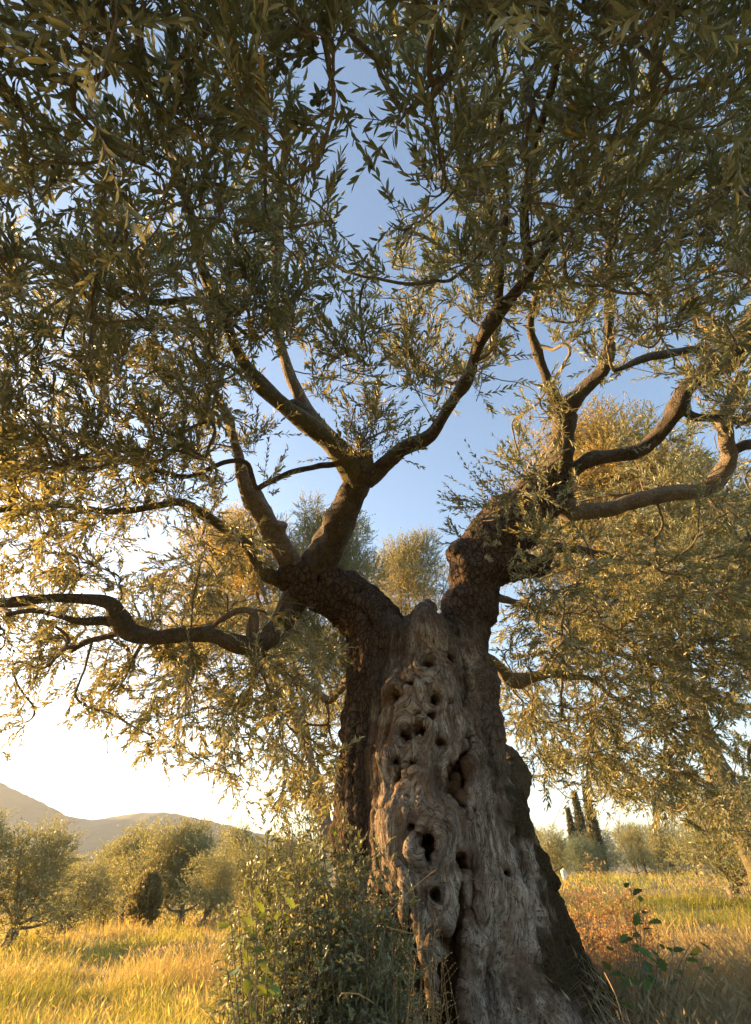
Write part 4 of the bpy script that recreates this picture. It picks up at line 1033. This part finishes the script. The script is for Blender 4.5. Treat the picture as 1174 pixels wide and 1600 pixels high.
# ------------------------------------------------------------------ shrub of suckers at the left of the trunk
def shrub():
    rng = np.random.default_rng(91)
    x0 = xat(500, 1600, 2.75)
    t = thing('shrub', 'dense grey-green shrub of fine leaves growing against the left of the old trunk', 'shrub', (x0, 2.8, float(ground_z(np.array([x0]), np.array([2.8]))[0])))
    tw = Acc(); lf = Acc(); env_x = [340, 365, 385, 410, 440, 500, 530, 560, 600, 635, 660]; env_y = [1520, 1425, 1375, 1305, 1285, 1272, 1292, 1325, 1375, 1440, 1540]
    B, D, Ls = [], [], []
    for k in range(190):
        px = rng.uniform(365, 640); top = np.interp(px, env_x, env_y); py = top + (1640 - top) * rng.random() ** 1.25
        Y = rng.uniform(2.35, 3.15) if px < 545 else rng.uniform(2.4, 2.8)
        tip = PY(px, py, Y)
        bx = px * .55 + 520 * .45 + rng.normal(0, 45); by = 2.8 + rng.normal(0, .18); xb = xat(bx, 1640, by)
        b = np.array([xb, by, float(ground_z(np.array([xb]), np.array([by]))[0]) - .03])
        mid = b * .45 + tip * .55 + rng.normal(0, .05, 3); mid[2] = b[2] + (tip[2] - b[2]) * .62
        tt = np.linspace(0, 1, 9)[:, None]; p = b * (1 - tt) ** 2 + 2 * mid * tt * (1 - tt) + tip * tt ** 2
        V, f = tubes(p[None], (.0045 * (1 - .75 * tt[:, 0]))[None], 5); tw.add(V, [f])
        for s in range(14):
            u = rng.uniform(.35, 1.0); q = b * (1 - u) ** 2 + 2 * mid * u * (1 - u) + tip * u * u
            B.append(q); D.append(unit(tip - mid) * .35 + rng.normal(0, .8, 3) + [0, 0, .25]); Ls.append(rng.uniform(.07, .17) * (1.3 - .5 * u))
    # thin whips standing above the mass
    for px, py in [(413, 1252), (418, 1290), (545, 1282), (560, 1300), (588, 1318), (603, 1325), (530, 1262), (455, 1268), (612, 1350), (640, 1380)]:
        Y = 2.6; tip = PY(px, py, Y); b = PY(px + rng.normal(0, 8), py + 230, Y + .05)
        tt = np.linspace(0, 1, 9)[:, None]; p = b * (1 - tt) + tip * tt + np.array([.02, 0, 0]) * np.sin(tt * 5 + px)
        V, f = tubes(p[None], (.0028 * (1 - .7 * tt[:, 0]))[None], 5); tw.add(V, [f])
        for u in np.linspace(.2, 1, 9): B.append(b * (1 - u) + tip * u); D.append(np.array([rng.normal(0, .5), rng.normal(0, .5), .8])); Ls.append(.05)
    shoots(np.array(B), np.array(D), np.array(Ls), 8, .024, .0075, lf, tw, droop=.1, rng=rng, r0=.0011)
    off = t.location
    o = obj('stems', tw.mesh('stems', M_TWIG, True, off), t); o = obj('foliage', lf.mesh('foliage', M_SHRUB, off=off), t)
shrub()

def lobed(base, d, nrm, L, rng):
    """oak-like leaf outline as a fan"""
    prof = [(0, .02), (.12, .10), (.22, .26), (.30, .17), (.42, .38), (.52, .22), (.64, .42), (.75, .24), (.88, .24), (1.0, .0)]
    d = unit(d); s = unit(np.cross(d, nrm)); n = np.cross(s, d); V = []; 
    for i, (t, w_) in enumerate(prof):
        for sg in (-1, 0, 1): V.append(base + d * L * t + s * L * w_ * sg + n * L * (.10 * abs(sg) * w_ * 2 - .18 * t * t))
    V = np.array(V); i = np.arange(len(prof) - 1)[:, None] * 3
    return V, [np.concatenate([i + [0, 1, 4, 3], i + [1, 2, 5, 4]])]
def broadleaf(name, label, cat, spots, base_px, Y, leafL, nleaf, mat, seed, stemr=.004):
    rng = np.random.default_rng(seed)
    xb = xat(base_px, 1620, Y); gzv = float(ground_z(np.array([xb]), np.array([Y]))[0]); b0 = np.array([xb, Y, gzv])
    t = thing(name, label, cat, tuple(b0)); st = Acc(); lf = Acc()
    for px, py, yy in spots:
        tip = PY(px, py, Y + yy); mid = b0 * .4 + tip * .6; mid[2] = b0[2] + (tip[2] - b0[2]) * .7; mid = mid + rng.normal(0, .02, 3)
        tt = np.linspace(0, 1, 9)[:, None]; p = b0 * (1 - tt) ** 2 + 2 * mid * tt * (1 - tt) + tip * tt ** 2
        V, f = tubes(p[None], (stemr * (1 - .7 * tt[:, 0]))[None], 6); st.add(V, [f])
        for k in range(nleaf):
            u = 1 - (k / nleaf) * .6; q = b0 * (1 - u) ** 2 + 2 * mid * u * (1 - u) + tip * u * u
            dd = unit(np.array([rng.normal(), rng.normal() * .7, rng.uniform(-.5, .6)])); st_q = q + dd * leafL * .25
            V, f = tubes(np.stack([q, (q + st_q) / 2, st_q])[None], np.full((1, 3), .0009), 4); st.add(V, [f])
            V, fs = lobed(st_q, dd + [0, 0, -.2], unit(np.array([rng.normal(0, .5), -.5, 1.0])), leafL * rng.uniform(.6, 1.15), rng); lf.add(V, fs, rnd=np.full(len(V), rng.random()))
    obj('stems', st.mesh('stems', M_TWIG, True, b0), t); obj('foliage', lf.mesh('foliage', mat, off=b0), t)
broadleaf('oak_sapling', 'broad lobed-leaf sapling poking out of the left side of the shrub', 'sapling',
          [(372, 1412, -.2), (362, 1445, -.3), (392, 1388, -.1), (352, 1500, -.25), (385, 1470, -.35), (400, 1440, -.3), (440, 1400, -.2), (420, 1500, -.4), (395, 1540, -.4), (470, 1360, 0), (500, 1330, .1), (515, 1290, .15)], 430, 2.5, .045, 8, M_OAK, 5)
broadleaf('oak_sapling', 'young broad-leaved sapling right of the trunk among dry weeds', 'sapling',
          [(985, 1378, 0), (1000, 1398, 0), (1012, 1425, .1), (985, 1440, -.1), (1030, 1455, 0), (1055, 1475, .1), (1075, 1492, .1), (960, 1470, 0), (1010, 1480, -.1), (1100, 1495, .2), (1085, 1470, .2), (940, 1500, 0)], 1000, 3.1, .06, 5, M_OAK, 6)

# dry weed thicket, lit from behind, right of the roots
def weeds(name, label, cat, pxr, topr, Y, n, seed, mat, leaf=.010, group=None):
    rng = np.random.default_rng(seed); xm = xat(sum(pxr) / 2, 1500, Y)
    t = thing(name, label, cat, (xm, Y, float(ground_z(np.array([xm]), np.array([Y]))[0])), group); st = Acc(); lf = Acc(); B = []; D = []; Ls = []
    for k in range(n):
        px = rng.uniform(*pxr); py = rng.uniform(*topr); yy = Y + rng.normal(0, .12); tip = PY(px, py, yy)
        b = np.array([tip[0] + rng.normal(0, .08), yy + rng.normal(0, .05), 0]); b[2] = float(ground_z(b[:1], b[1:2])[0])
        tt = np.linspace(0, 1, 7)[:, None]; mid = (b + tip) / 2 + rng.normal(0, .03, 3); p = b * (1 - tt) ** 2 + 2 * mid * tt * (1 - tt) + tip * tt ** 2
        V, f = tubes(p[None], (.0018 * (1 - .6 * tt[:, 0]))[None], 4); st.add(V, [f])
        for s in range(6):
            u = rng.uniform(.4, 1); B.append(b * (1 - u) + tip * u); D.append(np.array([rng.normal(), rng.normal(), .8])); Ls.append(rng.uniform(.04, .1))
    shoots(np.array(B), np.array(D), np.array(Ls), 5, leaf, leaf * .5, lf, st, rng=rng, r0=.0008)
    off = np.array(t.location)
    obj('stems', st.mesh('stems', mat, False, off), t); obj('seed_heads', lf.mesh('seed_heads', mat, off=off), t)
M_DRY = leaf_mat('dry_weed', (.36, .22, .10), (.42, .27, .13), (.66, .40, .15), yel_at=.99)
M_STRAW = leaf_mat('straw_stalk', (.40, .29, .13), (.42, .32, .16), (.50, .34, .12), yel_at=.99)
weeds('dry_weed', 'rust-coloured dry weed thicket glowing just right of the trunk', 'weeds', (885, 1005), (1385, 1545), 3.9, 210, 31, M_DRY, leaf=.016)
weeds('dry_weed', 'tall pale straw stalks rising above the rusty weeds', 'weeds', (890, 950), (1365, 1420), 4.6, 26, 32, M_STRAW, leaf=.008)
weeds('dry_weed', 'tall pale dry stalks in front of the blue-green olive', 'weeds', (905, 945), (1318, 1370), 11.0, 16, 33, M_STRAW, leaf=.03)
weeds('dry_weed', 'brown dry stems standing before the hollow foot of the trunk', 'weeds', (600, 700), (1420, 1560), 2.45, 26, 34, M_STRAW, leaf=.007)
# a few bare pale sticks leaning on the trunk
def stick(K, label, r=.0022):
    K = np.array(K, float); p = np.array([PY(a, b_, c_) for a, b_, c_ in K]); C_ = catmull(np.c_[p, np.full(len(p), r)], .03); C_[:, 3] *= np.linspace(1.2, .5, len(C_))
    V, fs = sweep(C_[:, :3], C_[:, 3], 6, .1, 20)
    o = obj('bare_twig', mesh_from('bare_twig', V - p[0], fs, M_STRAW, {'rnd': np.full(len(V), .5)})); o.location = p[0]
    tag(o, label, 'twig', 'bare twigs before the trunk')
stick([(608, 1425, 2.5), (645, 1388, 2.55), (682, 1358, 2.6)], 'pale bare twig slanting up across the trunk below the large hole')
stick([(604, 1448, 2.5), (640, 1458, 2.5), (658, 1456, 2.5)], 'short pale twig lying level across the trunk foot')
stick([(533, 1552, 2.3), (560, 1553, 2.3), (585, 1568, 2.3)], 'whitish twig low in the shrub')
stick([(945, 1520, 2.6), (962, 1555, 2.55), (975, 1600, 2.5)], 'single bright straw stem arching over the dark grass by the roots')

# ------------------------------------------------------------------ small things at the field edge
def rbox(bm_loc, sx, sy, sz, bev):
    import bmesh
    bm = bmesh.new(); bmesh.ops.create_cube(bm, size=1)
    for v in bm.verts: v.co = Vector((v.co.x * sx, v.co.y * sy, v.co.z * sz)) + Vector(bm_loc)
    bmesh.ops.bevel(bm, geom=list(bm.edges), offset=bev, segments=2, affect='EDGES'); return bm
def bm_obj(name, bm, mat, parent):
    me = bpy.data.meshes.new(name); bm.to_mesh(me); bm.free(); me.materials.append(mat); return obj(name, me, parent)
Yc = 27.0; xc = xat(885, 1381, Yc)
t_ = thing('container', 'small white plastic container standing at the far edge of the grass', 'container', (xc, Yc, float(ground_z(np.array([xc]), np.array([Yc]))[0])))
bm_obj('body', rbox((0, 0, .22), .2, .15, .36, .012), M_WHITE, t_); bm_obj('cap', rbox((.04, 0, .43), .07, .07, .06, .01), M_WHITE, t_)
bm_obj('carry_handle', rbox((-.05, 0, .42), .09, .03, .03, .008), M_WHITE, t_); t_.rotation_euler = (0, R(-6), .4)
def stones():
    rng = np.random.default_rng(8); Y = 31.0
    t = thing('stone_wall', 'low dry stone wall half sunk in grass under the dark bushes', 'wall', (xat(1075, 1381, Y), Y, gz(1075, Y)))
    V = []; Fq = []; acc = Acc()
    import bmesh
    for k in range(90):
        bm = bmesh.new(); bmesh.ops.create_icosphere(bm, subdivisions=1, radius=1)
        P_ = np.array([v.co[:] for v in bm.verts]); f = np.array([[v.index for v in q.verts] for q in bm.faces]); bm.free()
        P_ = P_ * rng.uniform(.75, 1.15, (len(P_), 1)) * [rng.uniform(.12, .22), .14, rng.uniform(.07, .11)]
        P_ = P_ + [rng.uniform(-1.6, 1.6), rng.normal(0, .08), .05 + .5 * rng.random()]; acc.add(P_, [f])
    obj('stones', acc.mesh('stones', M_STONE), t)
    import bmesh as B2
    bm = B2.new(); B2.ops.create_icosphere(bm, subdivisions=3, radius=1)
    for v in bm.verts: v.co = Vector((v.co.x * .22, v.co.y * .18, v.co.z * .42)) * (1 + .12 * math.sin(v.co.x * 7 + v.co.z * 5))
    o = bm_obj('standing_stone', bm, M_STONE, None); x = xat(1107, 1381, 27.); o.location = (x, 27., gz(1107, 27.) + .3)
    tag(o, 'pale upright stone at the end of the low wall', 'stone')
stones()

# ------------------------------------------------------------------ evening haze
def haze():
    m, t = mat_new('haze_air'); b = NB(t)
    v = b.n('ShaderNodeVolumePrincipled'); v.inputs['Color'].default_value = (.82, .91, 1, 1); v.inputs['Density'].default_value = HAZE; v.inputs['Anisotropy'].default_value = .3
    o = b.n('ShaderNodeOutputMaterial'); b.l(v.outputs[0], o.inputs['Volume'])
    x, y0, y1, z0, z1 = 1800, -1600, 2650, -12, HILLTOP + 12
    V = np.array([[sx * x, yy, zz] for zz in (z0, z1) for yy in (y0, y1) for sx in (-1, 1)], float)
    f = np.array([[0, 2, 3, 1], [4, 5, 7, 6], [0, 1, 5, 4], [2, 6, 7, 3], [0, 4, 6, 2], [1, 3, 7, 5]])
    o = obj('haze', mesh_from('haze', V, [f], m)); o['kind'] = 'stuff'; tag(o, 'warm evening haze over the valley', 'haze')
HAZE = .0002
haze()
